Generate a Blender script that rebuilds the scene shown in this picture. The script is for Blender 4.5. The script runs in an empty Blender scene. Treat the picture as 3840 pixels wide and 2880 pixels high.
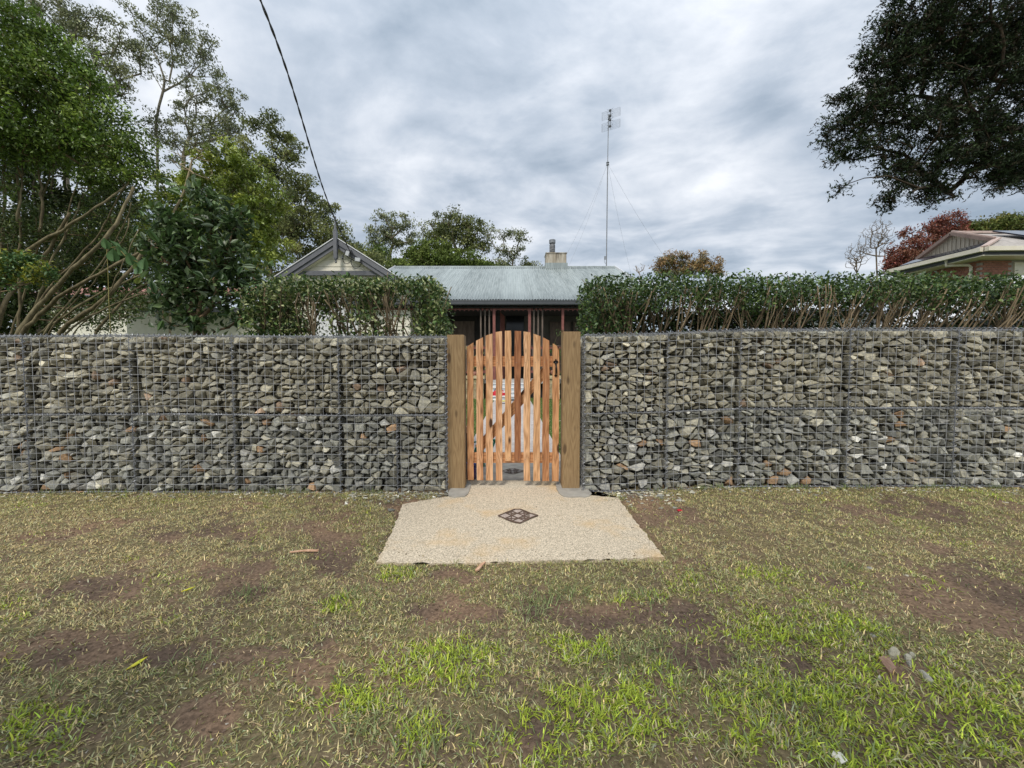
import bpy, bmesh, math, random
import numpy as np
from mathutils import Vector, Matrix, noise as mnoise

random.seed(7)
RNG = np.random.default_rng(7)
S = bpy.context.scene
COL = S.collection

# ------------------------------------------------------------------ camera
F_PX = 1443.0                       # focal length in pixels of the 3840 px wide photograph
PITCH = math.atan(0.0425)
CAM = np.array([0.0, 0.0, 1.2])
cd = bpy.data.cameras.new('camera')
cd.sensor_width = 36.0
cd.lens = 36.0 * F_PX / 3840.0
cd.clip_start = 0.05
cd.clip_end = 2000
cam = bpy.data.objects.new('camera', cd)
COL.objects.link(cam)
cam.location = CAM
cam.rotation_euler = (math.pi / 2 - PITCH, 0, 0)
S.camera = cam

# ------------------------------------------------------------------ sky
SUN_EL, SUN_AZ = math.radians(52), math.radians(200)   # azimuth clockwise from +Y
w = bpy.data.worlds.new('World')
S.world = w
w.use_nodes = True
nt = w.node_tree
nt.nodes.clear()


def NN(nt, typ, **kw):
    n = nt.nodes.new(typ)
    for k, v in kw.items():
        if k == 'inp':
            for kk, vv in v.items():
                n.inputs[kk].default_value = vv
        else:
            setattr(n, k, v)
    return n


sky = NN(nt, 'ShaderNodeTexSky', sky_type='NISHITA', sun_disc=False, sun_elevation=SUN_EL, sun_rotation=SUN_AZ)
bg1 = NN(nt, 'ShaderNodeBackground', inp={'Strength': 0.10})
nt.links.new(sky.outputs[0], bg1.inputs['Color'])
tc = NN(nt, 'ShaderNodeTexCoord')
sep = NN(nt, 'ShaderNodeSeparateXYZ')
nt.links.new(tc.outputs['Generated'], sep.inputs[0])
zc = NN(nt, 'ShaderNodeMath', operation='MAXIMUM', inp={1: 0.0})
nt.links.new(sep.outputs['Z'], zc.inputs[0])
za = NN(nt, 'ShaderNodeMath', operation='ADD', inp={1: 0.16})
nt.links.new(zc.outputs[0], za.inputs[0])
dx = NN(nt, 'ShaderNodeMath', operation='DIVIDE')
dy = NN(nt, 'ShaderNodeMath', operation='DIVIDE')
nt.links.new(sep.outputs['X'], dx.inputs[0]); nt.links.new(za.outputs[0], dx.inputs[1])
nt.links.new(sep.outputs['Y'], dy.inputs[0]); nt.links.new(za.outputs[0], dy.inputs[1])
cmb = NN(nt, 'ShaderNodeCombineXYZ')
nt.links.new(dx.outputs[0], cmb.inputs['X']); nt.links.new(dy.outputs[0], cmb.inputs['Y'])
n1 = NN(nt, 'ShaderNodeTexNoise', inp={'Scale': 1.25, 'Detail': 9.0, 'Roughness': 0.6, 'Distortion': 0.5})
n2 = NN(nt, 'ShaderNodeTexNoise', inp={'Scale': 3.6, 'Detail': 7.0, 'Roughness': 0.5, 'Distortion': 0.3})
mp = NN(nt, 'ShaderNodeMapping', inp={'Location': (3.7, 1.3, 0.0), 'Scale': (0.8, 1.0, 1.0), 'Rotation': (0, 0, 0.35)})
nt.links.new(cmb.outputs[0], mp.inputs[0])
nt.links.new(mp.outputs[0], n1.inputs['Vector'])
nt.links.new(mp.outputs[0], n2.inputs['Vector'])
mx = NN(nt, 'ShaderNodeMix', data_type='FLOAT', inp={0: 0.45})
nt.links.new(n1.outputs['Fac'], mx.inputs[2]); nt.links.new(n2.outputs['Fac'], mx.inputs[3])
rp = NN(nt, 'ShaderNodeValToRGB')
e = rp.color_ramp.elements
e[0].position = 0.36; e[0].color = (0.235, 0.285, 0.345, 1)
e[1].position = 0.66; e[1].color = (0.72, 0.73, 0.75, 1)
m_ = e.new(0.46); m_.color = (0.36, 0.405, 0.465, 1)
m_ = e.new(0.55); m_.color = (0.515, 0.545, 0.59, 1)
nt.links.new(mx.outputs[0], rp.inputs[0])
bg2 = NN(nt, 'ShaderNodeBackground', inp={'Strength': 1.0})
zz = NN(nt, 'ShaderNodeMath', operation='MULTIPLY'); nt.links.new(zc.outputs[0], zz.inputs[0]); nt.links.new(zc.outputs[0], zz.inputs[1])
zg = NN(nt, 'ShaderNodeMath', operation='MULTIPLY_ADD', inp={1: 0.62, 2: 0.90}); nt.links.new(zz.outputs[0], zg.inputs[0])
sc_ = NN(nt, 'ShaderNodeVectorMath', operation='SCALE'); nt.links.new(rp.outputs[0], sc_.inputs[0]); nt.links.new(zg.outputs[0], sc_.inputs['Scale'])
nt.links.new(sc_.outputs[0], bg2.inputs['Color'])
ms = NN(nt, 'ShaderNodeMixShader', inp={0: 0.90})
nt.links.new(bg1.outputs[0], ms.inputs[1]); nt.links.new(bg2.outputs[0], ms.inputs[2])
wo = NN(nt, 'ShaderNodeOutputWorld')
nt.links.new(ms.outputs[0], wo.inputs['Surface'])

# ------------------------------------------------------------------ sun behind thin cloud
sl = bpy.data.lights.new('sun', 'SUN')
sl.energy = 1.5
sl.angle = math.radians(14)
sl.color = (1.0, 0.95, 0.87)
so = bpy.data.objects.new('sun', sl)
COL.objects.link(so)
sd = Vector((math.sin(SUN_AZ) * math.cos(SUN_EL), math.cos(SUN_AZ) * math.cos(SUN_EL), math.sin(SUN_EL)))
so.rotation_euler = sd.to_track_quat('Z', 'Y').to_euler()
so.location = (0, -5, 20)

S.view_settings.view_transform = 'Standard'
S.view_settings.look = 'None'
S.view_settings.gamma = 1.0
S.view_settings.use_curve_mapping = False
S.view_settings.exposure = 0.66
S.cycles.max_bounces = 6
S.cycles.transparent_max_bounces = 4
S.cycles.use_denoising = True

# ------------------------------------------------------------------ measuring helpers
FW = np.array([0, math.cos(PITCH), -math.sin(PITCH)])
UP = np.array([0, math.sin(PITCH), math.cos(PITCH)])


def ray(u, v):
    return np.array([(u - 1920) / F_PX, 0, 0]) + UP * ((1440 - v) / F_PX) + FW


def P(u, v, Y):
    r = ray(u, v)
    return CAM + r * (Y / r[1])


def G(u, v, z=0.0):
    r = ray(u, v)
    return CAM + r * ((z - CAM[2]) / r[2])


def ptm(Y):
    return Y / F_PX


# ------------------------------------------------------------------ object helpers
def mesh_from(name, V, F, smooth=False, tint=None, mat=None):
    me = bpy.data.meshes.new(name)
    V = np.asarray(V, dtype=np.float32).reshape(-1, 3)
    if isinstance(F, np.ndarray):
        k = F.shape[1]
        nf = len(F)
        me.vertices.add(len(V)); me.vertices.foreach_set('co', V.ravel())
        me.loops.add(nf * k); me.loops.foreach_set('vertex_index', F.astype(np.int32).ravel())
        me.polygons.add(nf)
        me.polygons.foreach_set('loop_start', np.arange(0, nf * k, k, dtype=np.int32))
        me.update(calc_edges=True)
    else:
        me.from_pydata([tuple(map(float, v)) for v in V], [], [tuple(int(i) for i in f) for f in F])
        me.update()
    if smooth:
        me.polygons.foreach_set('use_smooth', np.ones(len(me.polygons), dtype=bool))
    if tint is not None:
        t = np.asarray(tint, dtype=np.float32)
        if t.ndim == 1:
            t = np.tile(t, (len(V), 1))
        ca = me.color_attributes.new('tint', 'FLOAT_COLOR', 'POINT')
        ca.data.foreach_set('color', np.concatenate([t[:, :3], np.ones((len(V), 1), np.float32)], 1).ravel())
    if mat:
        me.materials.append(mat)
    return me


def link(name, me, parent=None, loc=None):
    o = bpy.data.objects.new(name, me)
    COL.objects.link(o)
    if loc is not None:
        o.location = loc
    if parent is not None:
        o.parent = parent
        if parent.type == 'EMPTY' or True:
            pl = parent.matrix_basis.copy()
            q = parent.parent
            while q is not None:
                pl = q.matrix_basis @ pl
                q = q.parent
            o.matrix_parent_inverse = pl.inverted()
    return o


def mo(name, V, F, mat, parent=None, smooth=False, tint=None):
    return link(name, mesh_from(name, V, F, smooth, tint, mat), parent)


def tag(o, label=None, cat=None, group=None, kind=None):
    if label: o['label'] = label
    if cat: o['category'] = cat
    if group: o['group'] = group
    if kind: o['kind'] = kind
    return o


def thing(name, label, cat, loc=(0, 0, 0), group=None):
    o = bpy.data.objects.new(name, None)
    COL.objects.link(o)
    o.location = tuple(map(float, loc))
    o.empty_display_size = 0.2
    return tag(o, label, cat, group)


class MB:
    def __init__(s):
        s.V = []; s.F = []; s.T = []

    def add(s, V, F, t=None):
        b = len(s.V)
        s.V += [tuple(map(float, v)) for v in V]
        s.F += [tuple(int(i) + b for i in f) for f in F]
        s.T += [t if t is not None else (1, 1, 1)] * len(V)
        return s

    def box(s, x0, x1, y0, y1, z0, z1, t=None):
        return s.add([(x0, y0, z0), (x1, y0, z0), (x1, y1, z0), (x0, y1, z0), (x0, y0, z1), (x1, y0, z1), (x1, y1, z1), (x0, y1, z1)],
                     [(0, 3, 2, 1), (4, 5, 6, 7), (0, 1, 5, 4), (1, 2, 6, 5), (2, 3, 7, 6), (3, 0, 4, 7)], t)

    def bar(s, a, b, wx, wy, up=(0, 0, 1), t=None):
        a = Vector(a); b = Vector(b); d = (b - a).normalized(); up = Vector(up)
        x = d.cross(up)
        if x.length < 1e-4: x = d.cross(Vector((1, 0, 0)))
        x.normalize(); y = d.cross(x).normalized()
        vs = []
        for p in (a, b):
            for sx, sy in ((-1, -1), (1, -1), (1, 1), (-1, 1)):
                vs.append(p + x * sx * wx / 2 + y * sy * wy / 2)
        return s.add(vs, [(3, 2, 1, 0), (4, 5, 6, 7), (0, 1, 5, 4), (1, 2, 6, 5), (2, 3, 7, 6), (3, 0, 4, 7)], t)

    def tube(s, pts, r, n=6, caps=True, t=None):
        pts = [Vector(p) for p in pts]
        if not hasattr(r, '__len__'): r = [r] * len(pts)
        vs = []; ref = None
        for i, p in enumerate(pts):
            d = (pts[min(i + 1, len(pts) - 1)] - pts[max(i - 1, 0)])
            if d.length < 1e-9: d = Vector((0, 0, 1))
            d.normalize()
            if ref is None:
                ref = d.cross(Vector((0.13, 0.21, 1)))
                if ref.length < .05: ref = d.cross(Vector((1, 0, 0)))
            ref = (ref - d * ref.dot(d))
            if ref.length < 1e-6: ref = d.cross(Vector((1, 0.3, 0)))
            ref.normalize()
            q = d.cross(ref)
            for k in range(n):
                a = 2 * math.pi * k / n
                vs.append(p + (ref * math.cos(a) + q * math.sin(a)) * r[i])
        fs = []
        for i in range(len(pts) - 1):
            for k in range(n):
                a = i * n + k; b = i * n + (k + 1) % n
                fs.append((a, b, b + n, a + n))
        if caps:
            fs.append(tuple(range(n - 1, -1, -1)))
            fs.append(tuple((len(pts) - 1) * n + k for k in range(n)))
        return s.add(vs, fs, t)

    def lathe(s, c, prof, n=16, t=None):
        vs = []; fs = []
        for r, z in prof:
            for k in range(n):
                a = 2 * math.pi * k / n
                vs.append((c[0] + r * math.cos(a), c[1] + r * math.sin(a), c[2] + z))
        for i in range(len(prof) - 1):
            for k in range(n):
                a = i * n + k; b = i * n + (k + 1) % n
                fs.append((a, b, b + n, a + n))
        fs.append(tuple(range(n - 1, -1, -1)))
        fs.append(tuple((len(prof) - 1) * n + k for k in range(n)))
        return s.add(vs, fs, t)

    def build(s, name, mat, parent=None, smooth=False, tint=False):
        return mo(name, np.array(s.V), s.F, mat, parent, smooth, np.array(s.T) if tint else None)


def smooth01(a, b, x):
    t = np.clip((x - a) / (b - a), 0, 1)
    return t * t * (3 - 2 * t)


# lattice noise for numpy arrays
def vnoise(x, y, seed=0):
    r = np.random.default_rng(seed).random((257, 257)).astype(np.float32)
    xi = np.floor(x).astype(int); yi = np.floor(y).astype(int)
    fx = x - xi; fy = y - yi
    fx = fx * fx * (3 - 2 * fx); fy = fy * fy * (3 - 2 * fy)
    a = r[xi % 256, yi % 256]; b = r[(xi + 1) % 256, yi % 256]
    c = r[xi % 256, (yi + 1) % 256]; d = r[(xi + 1) % 256, (yi + 1) % 256]
    return (a * (1 - fx) + b * fx) * (1 - fy) + (c * (1 - fx) + d * fx) * fy


def fbm(x, y, sc, octv=4, seed=0, gain=.5):
    v = 0; a = 1; t = 0
    for o in range(octv):
        v = v + a * vnoise(x * sc + 17 * o, y * sc + 31 * o, seed + o)
        t += a; a *= gain; sc *= 2.03
    return v / t


# ------------------------------------------------------------------ materials
MATS = {}


def mat(name, c1=(.5, .5, .5), c2=None, rough=.7, nscale=8, detail=4, bump=0.0, bscale=40, tint=False,
        stretch=(1, 1, 1), metal=0.0, spec=0.5, transl=0.0, c3=None, n3=1.5, fac3=(.5, .7), coords='Object', bumpd=0.01, rand=0.0):
    if name in MATS: return MATS[name]
    m = bpy.data.materials.new(name); m.use_nodes = True
    t = m.node_tree; t.nodes.clear()
    out = NN(t, 'ShaderNodeOutputMaterial')
    bs = NN(t, 'ShaderNodeBsdfPrincipled', inp={'Roughness': rough, 'Metallic': metal, 'Specular IOR Level': spec})
    col = None
    tcx = NN(t, 'ShaderNodeTexCoord'); mpx = NN(t, 'ShaderNodeMapping', inp={'Scale': stretch})
    t.links.new(tcx.outputs[coords], mpx.inputs[0])
    if c2 is not None:
        no = NN(t, 'ShaderNodeTexNoise', inp={'Scale': nscale, 'Detail': detail, 'Roughness': .6})
        t.links.new(mpx.outputs[0], no.inputs['Vector'])
        r = NN(t, 'ShaderNodeValToRGB')
        r.color_ramp.elements[0].position = .36; r.color_ramp.elements[0].color = (*c1, 1)
        r.color_ramp.elements[1].position = .64; r.color_ramp.elements[1].color = (*c2, 1)
        t.links.new(no.outputs['Fac'], r.inputs[0])
        col = r.outputs[0]
    else:
        rg = NN(t, 'ShaderNodeRGB'); rg.outputs[0].default_value = (*c1, 1); col = rg.outputs[0]
    if c3 is not None:
        no = NN(t, 'ShaderNodeTexNoise', inp={'Scale': n3, 'Detail': 5, 'Roughness': .6})
        t.links.new(mpx.outputs[0], no.inputs['Vector'])
        mr = NN(t, 'ShaderNodeMapRange', inp={1: fac3[0], 2: fac3[1]})
        t.links.new(no.outputs['Fac'], mr.inputs[0])
        mi = NN(t, 'ShaderNodeMix', data_type='RGBA', inp={7: (*c3, 1)})
        t.links.new(mr.outputs[0], mi.inputs[0]); t.links.new(col, mi.inputs[6]); col = mi.outputs[2]
    if tint:
        at = NN(t, 'ShaderNodeAttribute', attribute_name='tint')
        mi = NN(t, 'ShaderNodeMix', data_type='RGBA', blend_type='MULTIPLY', inp={0: 1.0})
        t.links.new(col, mi.inputs[6]); t.links.new(at.outputs['Color'], mi.inputs[7]); col = mi.outputs[2]
    if rand:
        oi = NN(t, 'ShaderNodeObjectInfo')
        mr = NN(t, 'ShaderNodeMapRange', inp={3: 1 - rand, 4: 1 + rand})
        t.links.new(oi.outputs['Random'], mr.inputs[0])
        mi = NN(t, 'ShaderNodeMix', data_type='RGBA', blend_type='MULTIPLY', inp={0: 1.0})
        t.links.new(col, mi.inputs[6]); t.links.new(mr.outputs[0], mi.inputs[7]); col = mi.outputs[2]
    t.links.new(col, bs.inputs['Base Color'])
    if bump:
        nb = NN(t, 'ShaderNodeTexNoise', inp={'Scale': bscale, 'Detail': 6, 'Roughness': .65})
        t.links.new(mpx.outputs[0], nb.inputs['Vector'])
        bp = NN(t, 'ShaderNodeBump', inp={'Strength': bump, 'Distance': bumpd})
        t.links.new(nb.outputs['Fac'], bp.inputs['Height'])
        t.links.new(bp.outputs[0], bs.inputs['Normal'])
    if transl:
        tr = NN(t, 'ShaderNodeBsdfTranslucent')
        t.links.new(col, tr.inputs['Color'])
        mxs = NN(t, 'ShaderNodeMixShader', inp={0: transl})
        t.links.new(bs.outputs[0], mxs.inputs[1]); t.links.new(tr.outputs[0], mxs.inputs[2])
        t.links.new(mxs.outputs[0], out.inputs[0])
    else:
        t.links.new(bs.outputs[0], out.inputs[0])
    MATS[name] = m
    return m


def wood_mat(name, light, dark, knot, rings=1.0):
    m = bpy.data.materials.new(name); m.use_nodes = True
    t = m.node_tree; t.nodes.clear()
    out = NN(t, 'ShaderNodeOutputMaterial'); bs = NN(t, 'ShaderNodeBsdfPrincipled', inp={'Roughness': .62, 'Specular IOR Level': .35})
    tcx = NN(t, 'ShaderNodeTexCoord'); oi = NN(t, 'ShaderNodeObjectInfo')
    ml = NN(t, 'ShaderNodeMath', operation='MULTIPLY', inp={1: 37.0}); t.links.new(oi.outputs['Random'], ml.inputs[0])
    off = NN(t, 'ShaderNodeVectorMath', operation='ADD')
    cb = NN(t, 'ShaderNodeCombineXYZ')
    for k in range(3): t.links.new(ml.outputs[0], cb.inputs[k])
    t.links.new(tcx.outputs['Object'], off.inputs[0]); t.links.new(cb.outputs[0], off.inputs[1])
    # knots bend the grain
    mpk = NN(t, 'ShaderNodeMapping', inp={'Scale': (9.0, 9.0, 3.2)}); t.links.new(off.outputs[0], mpk.inputs[0])
    vo = NN(t, 'ShaderNodeTexVoronoi', inp={'Scale': 1.0, 'Randomness': 1.0}); t.links.new(mpk.outputs[0], vo.inputs['Vector'])
    mpg = NN(t, 'ShaderNodeMapping', inp={'Scale': (16.0, 16.0, 0.9)}); t.links.new(off.outputs[0], mpg.inputs[0])
    ng = NN(t, 'ShaderNodeTexNoise', inp={'Scale': 1.0, 'Detail': 3, 'Roughness': .5}); t.links.new(mpg.outputs[0], ng.inputs['Vector'])
    ad = NN(t, 'ShaderNodeMath', operation='MULTIPLY', inp={1: 7.0 * rings}); t.links.new(ng.outputs['Fac'], ad.inputs[0])
    a2 = NN(t, 'ShaderNodeMath', operation='MULTIPLY_ADD', inp={1: -2.0}); t.links.new(vo.outputs['Distance'], a2.inputs[0]); t.links.new(ad.outputs[0], a2.inputs[2])
    fr = NN(t, 'ShaderNodeMath', operation='PINGPONG', inp={1: .5}); t.links.new(a2.outputs[0], fr.inputs[0])
    mpf = NN(t, 'ShaderNodeMapping', inp={'Scale': (180.0, 180.0, 4.0)}); t.links.new(off.outputs[0], mpf.inputs[0])
    nf = NN(t, 'ShaderNodeTexNoise', inp={'Scale': 1.0, 'Detail': 2}); t.links.new(mpf.outputs[0], nf.inputs['Vector'])
    sm = NN(t, 'ShaderNodeMath', operation='MULTIPLY_ADD', inp={1: 1.5}); t.links.new(fr.outputs[0], sm.inputs[0])
    n5 = NN(t, 'ShaderNodeMath', operation='MULTIPLY_ADD', inp={1: .7, 2: -.28}); t.links.new(nf.outputs['Fac'], n5.inputs[0]); t.links.new(n5.outputs[0], sm.inputs[2])
    r = NN(t, 'ShaderNodeValToRGB')
    r.color_ramp.elements[0].position = .1; r.color_ramp.elements[0].color = (*light, 1)
    r.color_ramp.elements[1].position = .95; r.color_ramp.elements[1].color = (*dark, 1)
    t.links.new(sm.outputs[0], r.inputs[0])
    at = NN(t, 'ShaderNodeAttribute', attribute_name='tint')
    mi = NN(t, 'ShaderNodeMix', data_type='RGBA', blend_type='MULTIPLY', inp={0: 1.0})
    t.links.new(r.outputs[0], mi.inputs[6]); t.links.new(at.outputs['Color'], mi.inputs[7])
    mr = NN(t, 'ShaderNodeMapRange', inp={1: .12, 2: .20, 3: 1.0, 4: 0.0}); t.links.new(vo.outputs['Distance'], mr.inputs[0])
    mk = NN(t, 'ShaderNodeMix', data_type='RGBA', inp={7: (*knot, 1)})
    t.links.new(mr.outputs[0], mk.inputs[0]); t.links.new(mi.outputs[2], mk.inputs[6])
    t.links.new(mk.outputs[2], bs.inputs['Base Color'])
    bp = NN(t, 'ShaderNodeBump', inp={'Strength': .25, 'Distance': .002}); t.links.new(sm.outputs[0], bp.inputs['Height']); t.links.new(bp.outputs[0], bs.inputs['Normal'])
    t.links.new(bs.outputs[0], out.inputs[0])
    return m


M_stone = mat('rock', (.78, .78, .78), (1.2, 1.18, 1.12), rough=.85, nscale=28, detail=8, bump=.9, bscale=45, tint=True, bumpd=.012, spec=.25,
              c3=(1.45, 1.4, 1.3), n3=60, fac3=(.60, .74))
M_seam = mat('dark_lacing_wire', (.17, .18, .20), (.36, .37, .39), rough=.45, metal=.5, nscale=60)
M_wire = mat('galvanised_wire', (.36, .37, .38), (.52, .53, .54), rough=.5, metal=.35, nscale=30)
M_picket = wood_mat('cypress_picket', (.70, .405, .21), (.36, .165, .07), (.07, .03, .015))
M_post = wood_mat('treated_pine', (.36, .245, .125), (.235, .15, .072), (.13, .08, .04), 1.6)
M_slab = mat('exposed_aggregate', (.30, .265, .205), (.80, .715, .575), rough=.92, nscale=135, detail=3, bump=.35, bscale=150, bumpd=.003, spec=.2,
             c3=(.62, .43, .21), n3=1.5, fac3=(.52, .74), tint=True)
M_conc = mat('grey_concrete', (.27, .26, .245), (.37, .36, .335), rough=.9, nscale=9, bump=.3, bscale=60, tint=True, spec=.2)
M_pathslab = mat('path_concrete', (.40, .36, .34), (.56, .52, .49), rough=.9, nscale=30, bump=.3, bscale=70, spec=.2, rand=.06)
M_groove = mat('dark_groove', (.085, .05, .035), (.15, .10, .07), rough=.9, nscale=40)
M_inlay = mat('pinkish_tile', (.38, .30, .26), (.62, .53, .46), rough=.85, nscale=70, rand=.12, spec=.2)
M_black = mat('black_iron', (.012, .012, .013), rough=.42, metal=.4)
M_bark = mat('brown_bark', (.095, .078, .055), (.21, .175, .125), rough=.9, nscale=14, stretch=(1, 1, .35), bump=.5, bscale=30, tint=True, spec=.15)
M_leaf = mat('leaf', (1, 1, 1), rough=.42, tint=True, transl=.22, spec=.5)
M_leafm = mat('dull_leaf', (1, 1, 1), rough=.65, tint=True, transl=.2, spec=.25)
M_grass = mat('grass_blade', (1, 1, 1), rough=.6, tint=True, transl=.25, spec=.3)
M_soil = mat('soil', (.70, .68, .66), (1.5, 1.48, 1.42), rough=.95, nscale=55, detail=8, bump=.8, bscale=70, tint=True, bumpd=.012, spec=.15)
M_lawn = mat('lawn', (.045, .075, .018), (.10, .14, .04), rough=.95, nscale=14, detail=8, bump=.8, bscale=60, bumpd=.02, spec=.1)
M_far = mat('far_ground', (.06, .075, .03), (.11, .10, .06), rough=.95, nscale=.6, detail=8, spec=.1)
M_roof = mat('pale_corrugated_steel', (.22, .255, .25), (.36, .40, .39), rough=.5, metal=.1, nscale=1.6, stretch=(9, .5, 1), c3=(.44, .49, .48), n3=.12, fac3=(.45, .75))
M_dgrey = mat('charcoal_paint', (.060, .066, .072), (.075, .08, .088), rough=.5, nscale=3)
M_mgrey = mat('grey_paint', (.125, .128, .14), (.155, .158, .17), rough=.55, nscale=4)
M_cream = mat('cream_board', (.76, .72, .58), (.83, .79, .66), rough=.6, nscale=3, bump=.1)
M_redbr = mat('red_brown_paint', (.20, .068, .055), (.28, .10, .08), rough=.6, nscale=6)
M_brown = mat('weathered_brown', (.10, .075, .06), (.19, .14, .11), rough=.7, nscale=9, stretch=(1, 1, .2))
M_dark = mat('verandah_shade_dark', (.018, .016, .015), (.028, .025, .023), rough=.8, nscale=3)  # near-black base colour carries the shade under the verandah roof
M_gwall = mat('shade_greyed_cream', (.10, .093, .08), (.13, .12, .10), rough=.8, nscale=3)  # cream wall with the verandah shade mixed into its colour
M_glass = mat('window_glass', (.008, .009, .01), rough=.15, spec=.5)
M_sand = mat('sandstone', (.42, .34, .20), (.62, .53, .36), rough=.9, nscale=12, bump=.6, bscale=25, tint=True)
M_white = mat('white_paint', (.72, .72, .72), (.80, .80, .80), rough=.5, nscale=4)
M_chim = mat('stained_cement', (.30, .25, .18), (.52, .47, .38), rough=.9, nscale=4, stretch=(1.5, 1.5, .25), c3=(.10, .085, .07), n3=3.5, fac3=(.52, .68), bump=.3, bscale=20)
M_galv = mat('galvanised_steel', (.20, .21, .22), (.28, .29, .30), rough=.5, metal=.5, nscale=8)
M_brick = mat('neighbour_brick', (.30, .12, .08), (.42, .2, .14), rough=.9, nscale=14, rand=.15)
M_mortar = mat('mortar', (.42, .38, .34), rough=.9)
M_fascia = mat('pale_fascia', (.78, .71, .56), (.84, .78, .64), rough=.5, nscale=3)
M_clad = mat('tan_cladding', (.40, .36, .29), (.48, .43, .35), rough=.6, nscale=4, stretch=(1, 1, .2))
M_pinkroof = mat('pinkish_roof', (.45, .33, .28), (.55, .43, .37), rough=.6, nscale=3)
M_terra = mat('terracotta_tile', (.22, .10, .075), (.36, .17, .13), rough=.8, nscale=9, rand=.15)
M_solar = mat('solar_panel', (.02, .025, .04), rough=.08, spec=.9)
M_teal = mat('green_plastic', (.01, .23, .16), (.02, .28, .19), rough=.35, nscale=5)
M_blue = mat('blue_tin', (.03, .05, .30), rough=.35)
M_purple = mat('purple_label', (.07, .03, .16), rough=.4)
M_red = mat('red_fabric', (.45, .01, .025), (.6, .02, .04), rough=.7, nscale=10)
M_pink = mat('pink_plastic', (.75, .25, .27), (.8, .5, .5), rough=.5, nscale=30)
M_yellow = mat('yellow_plastic', (.6, .55, .08), rough=.5)
M_chip = mat('raw_wood', (.50, .28, .17), (.72, .46, .30), rough=.8, nscale=20, stretch=(3, .6, 1), bump=.3)
M_chipb = mat('weathered_chip', (.22, .13, .085), (.36, .23, .16), rough=.85, nscale=20, stretch=(3, .6, 1), bump=.3)
M_paper = mat('pale_litter', (.66, .64, .55), (.8, .78, .7), rough=.8, nscale=20)
M_yleaf = mat('yellow_leaf', (.62, .66, .04), (.7, .6, .05), rough=.5, nscale=30)
M_cable = mat('black_cable', (.015, .015, .016), (.03, .03, .03), rough=.55, nscale=40)
M_porc = mat('pale_insulator', (.55, .56, .57), rough=.4)

# ------------------------------------------------------------------ ground
WALL_Y = 3.66


def ground_h(x, y):
    return 0.05 * smooth01(.7, 2.2, x) * smooth01(2.2, 3.4, y)


def proj(x, y, z=0.0):
    dx_, dy_, dz_ = x - CAM[0], y - CAM[1], z - CAM[2]
    f = dy_ * FW[1] + dz_ * FW[2]; u = dy_ * UP[1] + dz_ * UP[2]
    f = np.maximum(f, .05)
    return 1920 + dx_ / f * F_PX, 1440 - u / f * F_PX


big = MB().add([(-700, -60, -.05), (700, -60, -.05), (700, 900, -.05), (-700, 900, -.05)], [(0, 1, 2, 3)])
tag(big.build('ground', M_far), kind='structure')

# bare and green patches, each at its place on the verge (centre and radii measured, then noise-broken)
DIRT = [(1690, 2290, 190, 50, 1.0), (2330, 2310, 300, 42, .9), (3640, 2270, 330, 120, 1.0), (3450, 1930, 500, 40, .75), (500, 2450, 330, 60, .75),
        (820, 2700, 170, 80, .85), (900, 2180, 120, 70, .6), (1930, 2780, 110, 110, .9), (3570, 2740, 110, 60, .8), (3390, 2510, 110, 60, .8),
        (1250, 2060, 90, 120, .8), (2500, 1930, 120, 60, .8), (2640, 2470, 120, 50, .7), (450, 2200, 200, 50, .5), (250, 2760, 180, 60, .5),
        (1700, 2160, 130, 30, .7), (1500, 1900, 100, 40, .9), (2420, 1880, 90, 40, .7), (1250, 2740, 60, 70, .7), (700, 2000, 300, 40, .35), (2500, 2430, 100, 30, .5), (3100, 2180, 150, 30, .5)]
GREEN = [(2180, 2440, 110, 60, 1.0), (3200, 2700, 500, 170, 1.0), (3000, 2350, 400, 90, .55), (2750, 2180, 200, 60, .4), (1650, 2500, 300, 90, .55), (1500, 2150, 90, 30, .55),
         (1300, 2600, 220, 100, .45), (2300, 2700, 300, 150, .55), (150, 2750, 160, 120, .6), (1250, 2260, 110, 40, .5), (1560, 2750, 110, 60, .6),
         (3500, 2200, 80, 25, .4), (2380, 2240, 160, 40, .4), (3740, 2600, 120, 60, .6), (60, 2500, 60, 60, .4)]
DRY = [(300, 2050, 500, 120, .9), (900, 1980, 300, 80, .7), (2850, 2000, 400, 110, .8), (3500, 2060, 300, 60, .6), (500, 2300, 400, 90, .5), (1150, 2200, 200, 100, .5)]


def patch(lst, u, v):
    r = np.zeros_like(u)
    for cu, cv, ru, rv, a in lst:
        r = np.maximum(r, a * np.exp(-(((u - cu) / ru) ** 2 + ((v - cv) / rv) ** 2) ** 1.3 * .7))
    return r


def verge(x, y):
    u, v = proj(x, y)
    nz = fbm(x, y, 2.6, 5, 11, .6)
    n2_ = fbm(x, y, 9.0, 4, 23, .6)
    d = patch(DIRT, u, v); g = patch(GREEN, u, v); y_ = patch(DRY, u, v)
    side = smooth01(900, 1900, v) * 0
    dirt = np.clip(smooth01(.30, .60, d * .85 + (nz - .5) * 1.25 + (n2_ - .5) * 1.1 + .06 + .07 * smooth01(.5, -2.0, x)), 0, 1)
    green = np.clip(smooth01(.25, .75, g + (fbm(x, y, 3.3, 4, 41, .6) - .5) * 1.1 + (n2_ - .5) * .5 + .14 + .10 * smooth01(2000, 2600, v) * smooth01(900, 1800, u)), 0, 1)
    return dirt, green, y_, nz, n2_


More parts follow.
